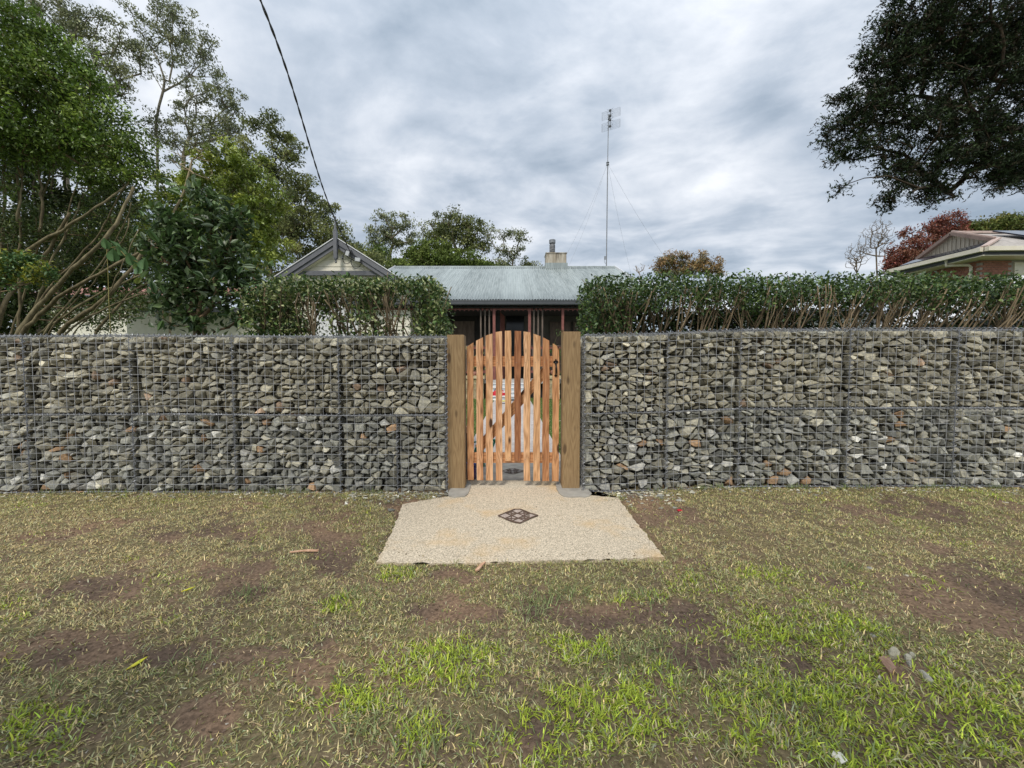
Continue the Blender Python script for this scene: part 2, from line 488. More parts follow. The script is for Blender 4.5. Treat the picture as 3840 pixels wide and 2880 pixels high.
res = .023
gx = np.arange(-7.6, 7.6 + res, res); gy = np.arange(.35, 3.95, res)
XX, YY = np.meshgrid(gx, gy, indexing='ij')
D_, Gn, Dr, nz_, n2_ = verge(XX, YY)
ZZ = ground_h(XX, YY) + (fbm(XX, YY, 14, 4, 77, .6) - .5) * .022 + (fbm(XX, YY, 1.3, 3, 5) - .5) * .05 * (1 - smooth01(2.9, 3.4, YY) * .7)
lin = ((np.abs(XX) < 1.75) & (YY > 2.2))
dist_slab = np.maximum(np.maximum(-.835 - .125 * (YY - 2.35) - XX, XX - .965), np.maximum(2.33 - YY, (YY - 3.36) * (np.abs(XX) > .62)))
ZZ += .004 * (1 - smooth01(.0, .2, dist_slab))
ZZ = np.where(dist_slab < .02, np.minimum(ZZ, -.012), ZZ)
ZZ -= .05 * (dist_slab < -.03)
ZZ = np.where(dist_slab < .10, np.minimum(ZZ, .010), ZZ)
soilA = np.array([.175, .122, .085]); soilB = np.array([.118, .085, .064]); litter = np.array([.15, .128, .070])
redS = np.array([.26, .17, .11])
t1 = smooth01(.35, .65, fbm(XX, YY, 3.5, 4, 3))[..., None]
TT = soilA * t1 + soilB * (1 - t1)
rs = (smooth01(.55, .75, fbm(XX, YY, 2.1, 3, 91)) * .55)[..., None]
TT = TT * (1 - rs) + redS * rs
gm = ((1 - D_) * (.35 + .5 * smooth01(.35, .65, fbm(XX, YY, 7.0, 4, 55))))[..., None]
TT = TT * (1 - gm) + litter * gm
nx, ny = XX.shape
idx = np.arange(nx * ny).reshape(nx, ny)
FQ = np.stack([idx[:-1, :-1], idx[1:, :-1], idx[1:, 1:], idx[:-1, 1:]], -1).reshape(-1, 4)
vg = mo('verge_soil', np.stack([XX, YY, ZZ], -1).reshape(-1, 3), FQ, M_soil, None, True, TT.reshape(-1, 3))
tag(vg, kind='structure')


def zsoil(x, y):
    i = np.clip(((x - gx[0]) / res), 0, nx - 2); j = np.clip(((y - gy[0]) / res), 0, ny - 2)
    return ZZ[i.astype(int), j.astype(int)]


lawn = MB().box(-40, 40, 3.95, 60, -.3, -.005)
tag(lawn.build('lawn', M_lawn), kind='structure')


def blades(name, x, y, z, length, width, lean, az, colA, parent=None, rng=RNG):
    n = len(x)
    dirx, diry = np.cos(az), np.sin(az)
    px, py = -diry, dirx
    B = np.stack([x, y, z], 1)
    hz = np.sin(lean) * length; vt = np.cos(lean) * length
    mid = B + np.stack([dirx * hz * .45, diry * hz * .45, vt * .62], 1)
    tip = B + np.stack([dirx * hz, diry * hz, vt * .8 + .002], 1)
    wv = np.stack([px, py, np.zeros(n)], 1) * (width / 2)[:, None]
    V = np.stack([B - wv, B + wv, mid + wv * .8, mid - wv * .8, tip], 1).reshape(-1, 3)
    b = np.arange(n) * 5
    F = np.concatenate([np.stack([b, b + 1, b + 2], 1), np.stack([b, b + 2, b + 3], 1), np.stack([b + 3, b + 2, b + 4], 1)])
    return mo(name, V, F, M_grass, parent, False, np.repeat(colA, 5, 0))


def grass_field(n):
    r = np.random.default_rng(5)
    x = r.uniform(-6.9, 6.9, n); y = .85 + (3.64 - .85) * r.random(n) ** .8
    keep = np.abs(x) < y * 1.36 + .8
    x, y = x[keep], y[keep]
    # grow in tufts
    x = x + .018 * np.round(r.normal(0, 1, len(x)), 0); y = y + .018 * np.round(r.normal(0, 1, len(x)), 0)
    d, g, dr, nz, n2 = verge(x, y)
    tuft = smooth01(.35, .62, fbm(x, y, 26, 3, 61))
    p = (1 - d * .88) * (1 - .25 * dr) * (.30 + .70 * tuft) * (.72 + .28 * g)
    u, v = proj(x, y)
    k = r.random(len(x)) < p
    sl = (x > -.815 - .125 * (y - 2.35)) & (x < .945) & (y > 2.345) & (y < 3.37)
    gap = (np.abs(x) < .70) & (y > 3.3)
    k &= ~(sl | gap)
    k &= y < 3.63
    x, y, g, dr, d = x[k], y[k], g[k], dr[k], d[k]
    n = len(x)
    kind = r.random(n)
    straw = np.array([.60, .50, .26]); olive = np.array([.30, .31, .10]); fresh = np.array([.40, .49, .06]); blue = np.array([.22, .26, .11]); pale = np.array([.48, .48, .26])
    pf = g * (.45 + .40 * smooth01(.3, .7, fbm(x, y, 8, 3, 97)))
    ps = (1 - pf) * (.36 + .40 * dr + .12 * smooth01(.4, -2.5, x))
    c = np.where((kind < pf)[:, None], fresh, np.where((kind < pf + ps)[:, None], straw, np.where((kind < pf + ps + .12)[:, None], blue, np.where((kind < pf + ps + .27)[:, None], pale, olive))))
    c = c * r.lognormal(0, .32, (n, 1)) * np.stack([r.normal(1, .07, n), np.ones(n), r.normal(1, .1, n)], 1)
    L = r.uniform(.009, .029, n) * (1 + .35 * g)
    L = np.where(r.random(n) < .06, L * 1.7, L)
    W = r.uniform(.0024, .0048, n) * (1 + .3 * g)
    lean = np.where(r.random(n) < .55 + .25 * dr - .3 * g, r.uniform(1.15, 1.5, n), r.uniform(.45, 1.2, n))
    az = r.uniform(0, 2 * math.pi, n)
    return blades('grass', x, y, zsoil(x, y) - .001, L, W, lean, az, c)


tag(grass_field(1320000), 'short patchy grass mixed with dry straw on the verge in front of the stone walls', 'grass', kind='stuff')

# longer tufts standing in the short grass
r = np.random.default_rng(8)
tx = []; ty = []
for cu, cv, nn_, sp in [(2020, 2260, 90, .06), (2120, 2215, 80, .07), (2000, 2320, 50, .05), (2420, 2450, 120, .09), (2300, 2480, 60, .06), (3050, 2740, 120, .12), (1400, 2740, 60, .06), (1640, 2800, 60, .08), (2430, 2250, 60, .06),
                        (2560, 2600, 90, .09), (700, 2500, 30, .05), (180, 2600, 50, .08), (3330, 2400, 60, .1), (940, 2230, 50, .05), (1330, 2230, 40, .04), (2850, 2560, 80, .1), (3170, 2120, 40, .05)]:
    c = G(cu, cv); tx.append(r.normal(c[0], sp, nn_)); ty.append(r.normal(c[1], sp * .7, nn_))
for _ in range(70):
    bx_ = r.choice([r.uniform(-5, -1.2), r.uniform(1.2, 5)]); nn_ = int(r.integers(6, 26)); tx.append(r.normal(bx_, .035, nn_)); ty.append(3.635 - abs(r.normal(0, .018, nn_)))
tx = np.concatenate(tx); ty = np.concatenate(ty); n = len(tx)
cc = np.array([.22, .27, .11]) * r.lognormal(0, .25, (n, 1))
tag(blades('long_grass', tx, ty, zsoil(tx, ty), r.uniform(.04, .085, n), r.uniform(.0025, .0045, n), r.uniform(.3, 1.3, n), r.uniform(0, 6.28, n), cc),
    'longer blue green grass tufts scattered through the short verge grass', 'grass', kind='stuff')

# lawn blades behind the gate
n = 60000
x = r.uniform(-1.7, 1.7, n); y = 4.2 + 11 * r.random(n) ** 1.6
k = np.abs(x) > .66
k &= (y > 5.1) | (np.abs(x) > .75)
x, y = x[k], y[k]; n = len(x)
cc = np.where((r.random(n) < .2)[:, None], np.array([.34, .34, .17]), np.array([.13, .22, .05])) * r.lognormal(0, .3, (n, 1))
tag(blades('lawn_grass', x, y, np.full(n, -.005), r.uniform(.025, .06, n), r.uniform(.004, .009, n), r.uniform(.2, 1.3, n), r.uniform(0, 6.28, n), cc),
    'green lawn grass beside the garden path behind the gate', 'grass', kind='stuff')

# ------------------------------------------------------------------ pavement slab
pts = [(1413, 2108), (1700, 2112), (2050, 2101), (2300, 2097), (2492, 2088), (2400, 1975), (2318, 1866), (2200, 1857), (2120, 1856)]
ptsL = [(1722, 1856), (1640, 1867), (1512, 1890), (1465, 2000)]
poly = [G(u, v, .012)[:2] for u, v in pts] + [(.50, 3.70), (.50, 4.02), (-.50, 4.02), (-.52, 3.70)] + [G(u, v, .012)[:2] for u, v in ptsL]


def clean_poly(poly, step=.035, amp=.009, seed=1):
    rr = random.Random(seed); out = []
    for i in range(len(poly)):
        a = Vector(poly[i][:2]); b = Vector(poly[(i + 1) % len(poly)][:2]); n = max(1, int((b - a).length / step))
        for k in range(n):
            p = a.lerp(b, k / n)
            out.append((p.x + rr.uniform(-amp, amp), p.y + rr.uniform(-amp, amp)))
    return out


def slab_obj(name, poly, z0, z1, m, parent=None, tint=None):
    n = len(poly)
    V = [(p[0], p[1], z1) for p in poly] + [(p[0], p[1], z0) for p in poly]
    bm = bmesh.new()
    vs = [bm.verts.new(v) for v in V]
    bm.faces.new(vs[:n])
    for i in range(n): bm.faces.new((vs[i], vs[n + i], vs[n + (i + 1) % n], vs[(i + 1) % n]))
    bmesh.ops.triangulate(bm, faces=[bm.faces[0]] if False else list(bm.faces)[:1])
    bmesh.ops.recalc_face_normals(bm, faces=bm.faces)
    me = bpy.data.meshes.new(name); bm.to_mesh(me); bm.free(); me.materials.append(m)
    if tint is not None:
        ca = me.color_attributes.new('tint', 'FLOAT_COLOR', 'POINT')
        ca.data.foreach_set('color', np.tile(np.array([*tint, 1.0], np.float32), len(me.vertices)))
    return link(name, me, parent)


slab = slab_obj('pavement', clean_poly(poly), -.05, .012, M_slab, None, (1.0, .96, .90))
tag(slab, kind='structure')
# plain grey pad inside the gate and the garden path of cast squares
pad = slab_obj('gateway_pad', clean_poly([(-.74, 4.023), (.74, 4.023), (.72, 5.1), (-.72, 5.1)], .1, .005, 3), -.05, .014, M_conc, None, (1.35, 1.3, 1.22))
tag(pad, kind='structure')
path = slab_obj('path', [(-.64, 5.112), (.66, 5.112), (.66, 15.0), (-.64, 15.0)], -.06, -.003, M_groove)
tag(path, kind='structure')
yy = 5.118
while yy < 14.7:
    y1 = min(yy + .93, 14.9)
    slab_obj('concrete_square', [(-.645 + random.uniform(-.01, .01), yy), (.665 + random.uniform(-.01, .01), yy), (.665, y1), (-.645, y1)], -.02, .016 + random.uniform(-.003, .003), M_pathslab, path)
    yy = y1 + .016
# concrete collars round the gate posts
for nm, u0, u1, lab in (('post_footing', 1672, 1768, 'rough grey concrete collar at the foot of the left gate post'), ('post_footing', 2098, 2196, 'rough grey concrete collar at the foot of the right gate post')):
    a = G(u0, 1862, .02); b = G(u1, 1815, .02)
    rr = random.Random(u0)
    c = ((a[0] + b[0]) / 2, (a[1] + b[1]) / 2 + .04); hx = (b[0] - a[0]) / 2; hy = (b[1] - a[1]) / 2 + .05
    pl = []
    for k in range(22):
        an = 2 * math.pi * k / 22; cx, sx = math.cos(an), math.sin(an)
        q = 1 / (abs(cx) ** 4 + abs(sx) ** 4) ** .25
        pl.append((c[0] + cx * hx * q * rr.uniform(.93, 1.05), c[1] + sx * hy * q * rr.uniform(.93, 1.05)))
    o = slab_obj(nm, pl, -.05, .022, M_conc, None, (1.1, 1.08, 1.02))
    tag(o, lab, 'footing', 'concrete collars at the gate posts')


# star shaped inlays: tiles parted by dark grooves
def star_inlay(cx, cy, hw, hd, z, name, label, faint=False):
    th = thing(name, label, 'inlay', (cx, cy, z), 'star pattern inlays in the concrete')
    base = []
    V6 = [(math.cos(a), math.sin(a)) for a in [math.pi * k / 3 for k in range(6)]]   # points of the star
    I6 = [(math.cos(a) / math.sqrt(3), math.sin(a) / math.sqrt(3)) for a in [math.pi / 6 + math.pi * k / 3 for k in range(6)]]
    M6 = [(math.cos(a) * .92, math.sin(a) * .92) for a in [math.pi / 6 + math.pi * k / 3 for k in range(6)]]
    V6 = [(x * (1.0 if abs(x) > .9 else .92), y) for x, y in V6]
    out = [(-.99, -.02), (-.62, .40), (-.33, .71), (-.15, .94), (.13, .93), (.31, .73), (.6, .35), (1, .03), (.6, -.36), (.36, -.69), (.08, -1.0), (-.3, -.78), (-.68, -.36)]

    def W(p, s=1.0, c=(0, 0)):
        q = (c[0] + (p[0] - c[0]) * s, c[1] + (p[1] - c[1]) * s)
        return (cx + q[0] * hw, cy + q[1] * hd)
    base_ = slab_obj('inlay_tile', [W(p) for p in out], z - .01, z + .002, M_conc_t if faint else M_inlay, th)
    lw = .003 if faint else .0045

    def line(p, q, k=1.0, b=0):
        mb = MB(); a_ = W(p); c_ = W(q)
        mb.bar((a_[0], a_[1], z + .0032 + b), (c_[0], c_[1], z + .0032 + b), lw * 2 * k, .003); mb.build('groove_line', M_groove, th)
    A_, B_, C_, D_p, E_, F_, G_, H_ = (-.33, .71), (.31, .73), (.6, .35), (.6, -.36), (.34, -.7), (-.33, -.75), (-.64, -.36), (-.63, .4)
    for k, (p, q) in enumerate(((A_, F_), (B_, E_), (H_, C_), (G_, D_p), (A_, D_p), (B_, G_), (H_, E_), (C_, F_))): line(p, q, 1, .0004 * k)
    for k in range(len(out)): line(out[k], out[(k + 1) % len(out)], 1.6 if k % 3 else 1.0, .0035 + .0002 * k)
    if not faint:
        for tri in ((B_, C_, (.33, .3)), (C_, D_p, (.4, 0)), (D_p, E_, (.35, -.35)), (A_, H_, (-.33, .36)), ((-.33, .02), (0, .33), (-.3, .38)), ((.05, -.35), (.33, -.05), (.33, -.37)), ((.6, .35), (1, .03), (.82, .12)), ((.6, -.36), (1, .03), (.8, -.1))):
            slab_obj('dark_tile', [W(p) for p in tri], z - .008, z + .0026, M_groove2, th)
    return th


M_groove2 = mat('brown_tile', (.16, .12, .09), (.24, .19, .15), rough=.9, nscale=40)
M_conc_t = mat('worn_grey_tile', (.33, .31, .29), (.45, .43, .40), rough=.9, nscale=30, rand=.06)
a = G(1942, 1936, .012)
star_inlay(a[0], a[1], .160, .150, .012, 'star_inlay', 'diamond shaped star pattern inlay with dark grooves in the pale slab before the gate')
a = G(1922, 1768, .014)
star_inlay(a[0], a[1], .125, .12, .014, 'star_inlay', 'faint worn star pattern inlay in the grey pad just inside the gate', True)

# ------------------------------------------------------------------ gabion walls
def clip(poly, nx_, ny_, d):
    out = []
    for i in range(len(poly)):
        a = poly[i]; b = poly[(i + 1) % len(poly)]
        da = a[0] * nx_ + a[1] * ny_ - d; db = b[0] * nx_ + b[1] * ny_ - d
        if da <= 0: out.append(a)
        if (da < 0) != (db < 0) and abs(da - db) > 1e-12:
            t = da / (da - db); out.append((a[0] + (b[0] - a[0]) * t, a[1] + (b[1] - a[1]) * t))
    return out


def voronoi(x0, x1, z0, z1, cw, ch, rng):
    sc = cw / ch
    pts = []
    nxx = max(1, int(round((x1 - x0) / cw))); nzz = max(1, int(round((z1 - z0) / ch)))
    for i in range(nxx):
        for j in range(nzz):
            if rng.random() < .19: continue
            for _ in range(2 if rng.random() < .22 else 1):
                pts.append((x0 + (i + .5 + rng.uniform(-.46, .46)) * (x1 - x0) / nxx, (z0 + (j + .5 + rng.uniform(-.46, .46)) * (z1 - z0) / nzz) * sc))
    A = np.array(pts); out = []
    for i, p in enumerate(pts):
        d2 = ((A - A[i]) ** 2).sum(1); nb = np.argsort(d2)[1:22]
        pl = [(x0, z0 * sc), (x1, z0 * sc), (x1, z1 * sc), (x0, z1 * sc)]
        for j in nb:
            q = pts[j]; nx_ = q[0] - p[0]; ny_ = q[1] - p[1]
            pl = clip(pl, nx_, ny_, (q[0] ** 2 + q[1] ** 2 - p[0] ** 2 - p[1] ** 2) / 2)
            if len(pl) < 3: break
        if len(pl) >= 3:
            out.append([(a, b / sc) for a, b in pl])
    return out


def hull(points):
    bm = bmesh.new()
    for p in points: bm.verts.new(p)
    r_ = bmesh.ops.convex_hull(bm, input=bm.verts, use_existing_faces=False)
    bmesh.ops.delete(bm, geom=[v for v in bm.verts if not v.link_faces], context='VERTS')
    bm.verts.index_update()
    V = [tuple(v.co) for v in bm.verts]; F = [tuple(v.index for v in f.verts) for f in bm.faces]
    bm.free()
    return V, F


def stone_geo(pl, yf, rng, depth=.10, keep=(.78, .98)):
    cx = sum(p[0] for p in pl) / len(pl); cz = sum(p[1] for p in pl) / len(pl)
    s = rng.uniform(*keep); rot = rng.uniform(-.16, .16); cr, sr = math.cos(rot), math.sin(rot)
    ta = rng.uniform(-.8, .8); tb = rng.uniform(-.55, 1.1); blocky = rng.random() < .55
    ext = max(max(abs(p[0] - cx) for p in pl), max(abs(p[1] - cz) for p in pl))
    pts = []
    rad = min(.065, ext * 1.2)
    for p in pl:
        dx_, dz_ = (p[0] - cx) * s, (p[1] - cz) * s
        dx_, dz_ = dx_ * cr - dz_ * sr, dx_ * sr + dz_ * cr
        e_ = rng.uniform(.9, 1.02)
        pts.append((cx + dx_ * e_, yf + rng.uniform(.3, .8) * rad + .01, cz + dz_ * e_))
        k = rng.uniform(.66, .97) if blocky else rng.uniform(.35, .85)
        if rng.random() < .15: continue
        yt = yf + rng.uniform(0, .32) * rad + (ta * dx_ + tb * dz_) * k
        pts.append((cx + dx_ * k, max(yt, yf), cz + dz_ * k))
        pts.append((cx + dx_ * .72, yf + depth * rng.uniform(.7, 1), cz + dz_ * .72))
    if not blocky and rng.random() < .7:
        pts.append((cx + rng.uniform(-.3, .3) * ext, yf - 0.002 + rng.uniform(0, .008), cz + rng.uniform(-.3, .3) * ext))
    return hull(pts)


def stone_tint(rng, upper, x):
    q = rng.random()
    if upper:
        base = np.array([.46, .43, .335]) if q < .55 else np.array([.37, .355, .29]) if q < .94 else np.array([.56, .55, .48])
        if rng.random() < .02: base = np.array([.44, .32, .23])
    else:
        base = np.array([.36, .36, .315]) if q < .50 else np.array([.44, .42, .34]) if q < .80 else np.array([.25, .255, .235]) if q < .91 else np.array([.60, .595, .55])
        if rng.random() < .03: base = np.array([.50, .33, .20])
    return base * .80 * rng.lognormvariate(0, .30)


def gabion_wall(name, label, X0, X1, joints, low_joints, zf, seed, extra):
    """X0..X1 span, joints: x of the full height seams, zf(x): lift of the ground."""
    rng = random.Random(seed)
    root = thing(name, label, 'stone wall', ((X0 + X1) / 2, WALL_Y + .2, 0), 'gabion walls beside the gate')
    H = 1.50; Hm = .75
    yf = WALL_Y + .012
    stones = []
    xs = sorted([X0] + joints + [X1])
    for i in range(len(xs) - 1):
        for (za, zb, up) in ((.0, Hm - .008, False), (Hm + .008, H - .005, True)):
            seams = [xs[i]] + sorted(q for q in low_joints if not up and xs[i] < q < xs[i + 1]) + [xs[i + 1]]
            for j in range(len(seams) - 1):
                xa, xb = seams[j] + .014, seams[j + 1] - .014
                for pl in voronoi(xa, xb, za, zb, .082, .057, rng):
                    ar = 0
                    for k in range(len(pl)):
                        a, b = pl[k], pl[(k + 1) % len(pl)]; ar += a[0] * b[1] - b[0] * a[1]
                    if abs(ar) / 2 < .0006: continue
                    set_back = rng.random() < .20
                    V, F = stone_geo(pl, yf + (rng.uniform(.03, .055) if set_back else rng.uniform(0, .014)), rng)
                    cx = sum(p[0] for p in pl) / len(pl)
                    V = [(v[0], v[1], v[2] + zf(v[0])) for v in V]
                    stones.append((abs(ar) / 2, cx, V, F, stone_tint(rng, up, cx)))
    # stones in sight (inside the frame), biggest first
    vis = sorted([s_ for s_ in stones if abs(s_[1]) < 4.85], key=lambda s_: -s_[0])
    own = vis[:300]; own_id = set(id(s_) for s_ in own)
    for s_ in own:
        c = np.mean(np.array(s_[2]), 0)
        me = mesh_from('stone', np.array(s_[2]) - c, s_[3], False, s_[4], M_stone)
        link('stone', me, root, c)
    rest = MB()
    for s_ in stones:
        if id(s_) not in own_id: rest.add(s_[2], s_[3], tuple(s_[4]))
    # second layer that shows in the gaps, ends and top
    for pl in voronoi(X0 + .03, X1 - .03, .02, H - .02, .12, .09, rng):
        V, F = stone_geo(pl, yf + .115 + rng.uniform(0, .03), rng, .1, (.80, .98))
        rest.add([(v[0], v[1], v[2] + zf(v[0])) for v in V], F, tuple(stone_tint(rng, pl[0][1] > .75, 0)))
    # ends and top surface
    for end, sgn in ((X0, 1), (X1, -1)):
        for pl in voronoi(WALL_Y + .05, WALL_Y + .47, .01, H - .01, .09, .07, rng):
            V, F = stone_geo(pl, 0, rng)
            rest.add([(end + sgn * (.012 + v[1]), v[0], v[2] + zf(end)) for v in V], F if sgn > 0 else [f[::-1] for f in F], tuple(stone_tint(rng, pl[0][1] > .75, 0)))
    for pl in voronoi(X0 + .02, X1 - .02, WALL_Y + .04, WALL_Y + .47, .1, .09, rng):
        V, F = stone_geo(pl, 0, rng, .06)
        rest.add([(v[0], v[2], H - .012 - v[1] + zf(v[0])) for v in V], [f[::-1] for f in F], tuple(stone_tint(rng, True, 0)))
    for pl in voronoi(X0 + .02, X1 - .02, .01, H - .01, .15, .12, rng):
        V, F = stone_geo(pl, 0, rng, .08)
        rest.add([(v[0], WALL_Y + .49 - v[1], v[2] + zf(v[0])) for v in V], [f[::-1] for f in F], tuple(stone_tint(rng, pl[0][1] > .75, 0)))
    tag(rest.build('rubble', M_stone, root, False, True), kind='stuff')
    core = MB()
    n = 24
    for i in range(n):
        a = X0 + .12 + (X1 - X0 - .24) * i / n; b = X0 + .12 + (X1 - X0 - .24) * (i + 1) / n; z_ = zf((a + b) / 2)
        core.box(a, b + .002, WALL_Y + .20, WALL_Y + .4, z_ - .05, H - .08 + z_, (.16, .15, .13))  # core tinted darker than the stones, painting shade into the gaps
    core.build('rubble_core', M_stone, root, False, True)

    # welded mesh panels, one per basket and tier
    def wire(mb, pts, rad=.0019):
        mb.tube(pts, rad, 4, False)
    for i in range(len(xs) - 1):
        for za, zb in ((0, Hm), (Hm, H)):
            mb = MB(); xa, xb = xs[i], xs[i + 1]
            nseg = max(3, int((xb - xa) / .16))
            ph = rng.uniform(0, 6)
            for k in range(11):
                z = za + .075 * k
                pts = []
                for q in range(nseg + 1):
                    x = xa + (xb - xa) * q / nseg
                    pts.append((x, WALL_Y + .004 * math.sin(ph + x * 5) - .004, z + zf(x) + rng.uniform(-.002, .002) + .004 * math.sin(ph + x * 3 + k * .2)))
                wire(mb, pts, .0022 if 0 < k < 10 else .0026)
            nc = int(round((xb - xa) / .075))
            for c in range(nc + 1):
                x = xa + (xb - xa) * c / nc
                pts = [(x + rng.uniform(-.002, .002), WALL_Y - .003 + .004 * math.sin(ph + x * 5), za + (zb - za) * q / 5 + zf(x)) for q in range(6)]
                wire(mb, pts, .0019)
            # top panel and its cross wires on the upper tier
            if zb == H:
                for k in range(1, 7):
                    yk = WALL_Y + .083 * k
                    wire(mb, [(xa, yk, H + zf(xa)), ((xa + xb) / 2, yk, H + zf((xa + xb) / 2)), (xb, yk, H + zf(xb))])
                for c in range(nc + 1):
                    x = xa + (xb - xa) * c / nc
                    wire(mb, [(x, WALL_Y - .004, H + zf(x)), (x, WALL_Y + .5, H + zf(x))])
            # back panel
            for k in range(0, 11):
                wire(mb, [(xa, WALL_Y + .502, za + .075 * k + zf(xa)), (xb, WALL_Y + .502, za + .075 * k + zf(xb))])
            for c in range(0, nc + 1):
                x = xa + (xb - xa) * c / nc
                wire(mb, [(x, WALL_Y + .504, za + zf(x)), (x, WALL_Y + .504, zb + zf(x))])
            mb.build('mesh_panel', M_wire, root)
    # end panels
    for xe in (X0, X1):
        mb = MB()
        for k in range(21): wire(mb, [(xe, WALL_Y, .075 * k + zf(xe)), (xe, WALL_Y + .5, .075 * k + zf(xe))])
        for k in range(8): wire(mb, [(xe, WALL_Y + .072 * k, zf(xe)), (xe, WALL_Y + .072 * k, H + zf(xe))])
        mb.build('mesh_panel', M_wire, root)

    # lacing spirals along the seams
    def helix(a, b, rad=.0115, pitch=.05, wr=.0028):
        a = Vector(a); b = Vector(b); L = (b - a).length; d = (b - a) / L
        u_ = Vector((0, 1, 0)) if abs(d.y) < .5 else Vector((1, 0, 0)); v_ = d.cross(u_)
        n = int(L / pitch * 8); ph = rng.uniform(0, 6)
        mb = MB(); mb.tube([a + d * (L * k / n) + (u_ * math.cos(ph + 2 * math.pi * k / 8) + v_ * math.sin(ph + 2 * math.pi * k / 8)) * rad for k in range(n + 1)], wr, 4, False)
        mb.tube([a, b], .0030, 5, False)
        mb.build('lacing_spiral', M_seam, root)
    for i in range(len(xs)):
        x = xs[i]
        helix((x, WALL_Y - .006, zf(x)), (x, WALL_Y - .006, H + zf(x)), .017)
    for q in low_joints: helix((q, WALL_Y - .006, zf(q)), (q, WALL_Y - .006, Hm + zf(q)), .016)
    for z in (0.0, Hm, H):
        for i in range(len(xs) - 1):
            sub = [xs[i], (xs[i] + xs[i + 1]) / 2, xs[i + 1]]
            a, b = sub[0], sub[2]
            helix((a, WALL_Y - .006, z + zf(a)), (b, WALL_Y - .006, z + zf(b)), .017 if z == H else .014)
    return root


def zfL(x): return .006 * math.sin(x * 1.3) - .0
def zfR(x): return .004 + .056 * float(smooth01(.9, 2.3, x)) + .004 * math.sin(x * 2)


def XW(u): return (u - 1920) / F_PX * WALL_Y


gabion_wall('gabion_wall', 'long wire basket wall of grey brown stones left of the timber gate', -7.62, XW(1672), [XW(1270), XW(873), XW(490), XW(93), XW(93) - 1.0, XW(93) - 2.0], [XW(1486)], zfL, 11, 0)
gabion_wall('gabion_wall', 'long wire basket wall of grey brown stones right of the timber gate', XW(2190), 7.55, [XW(2502), XW(2775), XW(3184), XW(3587), XW(3587) + 1.03, XW(3587) + 2.05], [], zfR, 23, 0)

# spilled rock chips along the wall foot
def chip_geo(rng, s):
    return hull([(rng.gauss(0, 1) * s, rng.gauss(0, 1) * s * .8, abs(rng.gauss(0, .6)) * s) for _ in range(9)])


rng = random.Random(4)
mb = MB()
for _ in range(1150):
    side = rng.random() < .5
    x = rng.uniform(-5.2, -.55) if side else rng.uniform(.6, 5.2)
    y = WALL_Y - abs(rng.gauss(0, .10)) - .005
    if rng.random() < .45: x = rng.choice([rng.uniform(-1.5, -.6), rng.uniform(.62, 1.5)]); y = WALL_Y - abs(rng.gauss(0, .2))
    if abs(x) < .98 and y < 3.34: continue
    s = rng.uniform(.003, .012) * (1.6 if rng.random() < .1 else 1)
    V, F = chip_geo(rng, s); z = float(zsoil(np.array(x), np.array(y)))
    c = stone_tint(rng, rng.random() < .5, 0) * rng.choice([1, 1.2, 1.5])
    mb.add([(v[0] + x, v[1] + y, v[2] + z) for v in V], F, tuple(c))
for _ in range(500):
    u_, v_ = rng.uniform(0, 3840), rng.uniform(1880, 2880)
    p = G(u_, v_)
    if abs(p[0]) < 1.15 and p[1] > 2.2: continue
    s = rng.uniform(.001, .0035)
    V, F = chip_geo(rng, s); z = float(zsoil(np.array(p[0]), np.array(p[1])))
    c = np.array([.42, .38, .32]) * rng.uniform(.5, 1.4)
    mb.add([(v[0] + p[0], v[1] + p[1], v[2] + z) for v in V], F, tuple(c))
tag(mb.build('gravel', M_stone, None, False, True), 'loose stone chips spilled along the foot of the walls and over the verge', 'gravel', kind='stuff')

rng = random.Random(14)
clods = [chip_geo(rng, 1.0) for _ in range(14)]
cxs = np.random.default_rng(3).uniform(-5, 5, 16000); cys = .9 + 2.7 * np.random.default_rng(4).random(16000)
cd_, _g, _a, _b, _c = verge(cxs, cys)
mb = MB()
for x_, y_, d_ in zip(cxs, cys, cd_):
    if rng.random() > .08 + .9 * d_ or (-.93 < x_ < .99 and y_ > 2.3) or abs(x_) > y_ * 1.4 + .3: continue
    V, F = rng.choice(clods); s_ = rng.uniform(.0015, .0055); zz_ = float(zsoil(np.array(x_), np.array(y_)))
    t_ = np.array([.15, .105, .075]) * rng.uniform(.6, 1.7)
    mb.add([(v[0] * s_ + x_, v[1] * s_ + y_, v[2] * s_ + zz_) for v in V], F, tuple(t_))
tag(mb.build('soil_crumbs', M_stone, None, False, True), 'crumbs of dark soil strewn over the bare patches of the verge', 'soil', kind='stuff')

mb = MB()
for _ in range(260):
    x_ = rng.uniform(-.88, .93); y_ = rng.uniform(2.38, 3.75)
    if rng.random() < .6: x_, y_ = rng.choice([(rng.choice([-.84, .92]) + rng.gauss(0, .04), y_), (x_, 2.37 + abs(rng.gauss(0, .03)))])
    if y_ > 3.3 and abs(x_) > .48: continue
    V, F = rng.choice(clods); s_ = rng.uniform(.001, .0035)
    t_ = np.array(rng.choice([(.13, .09, .06), (.3, .24, .12), (.5, .48, .42)])) * rng.uniform(.6, 1.2)
    mb.add([(v[0] * s_ + x_, v[1] * s_ + y_, v[2] * s_ + .0125) for v in V], F, tuple(t_))
tag(mb.build('grit', M_stone, None, False, True), 'grit and crumbs of soil strewn on the concrete slab', 'grit', kind='stuff')

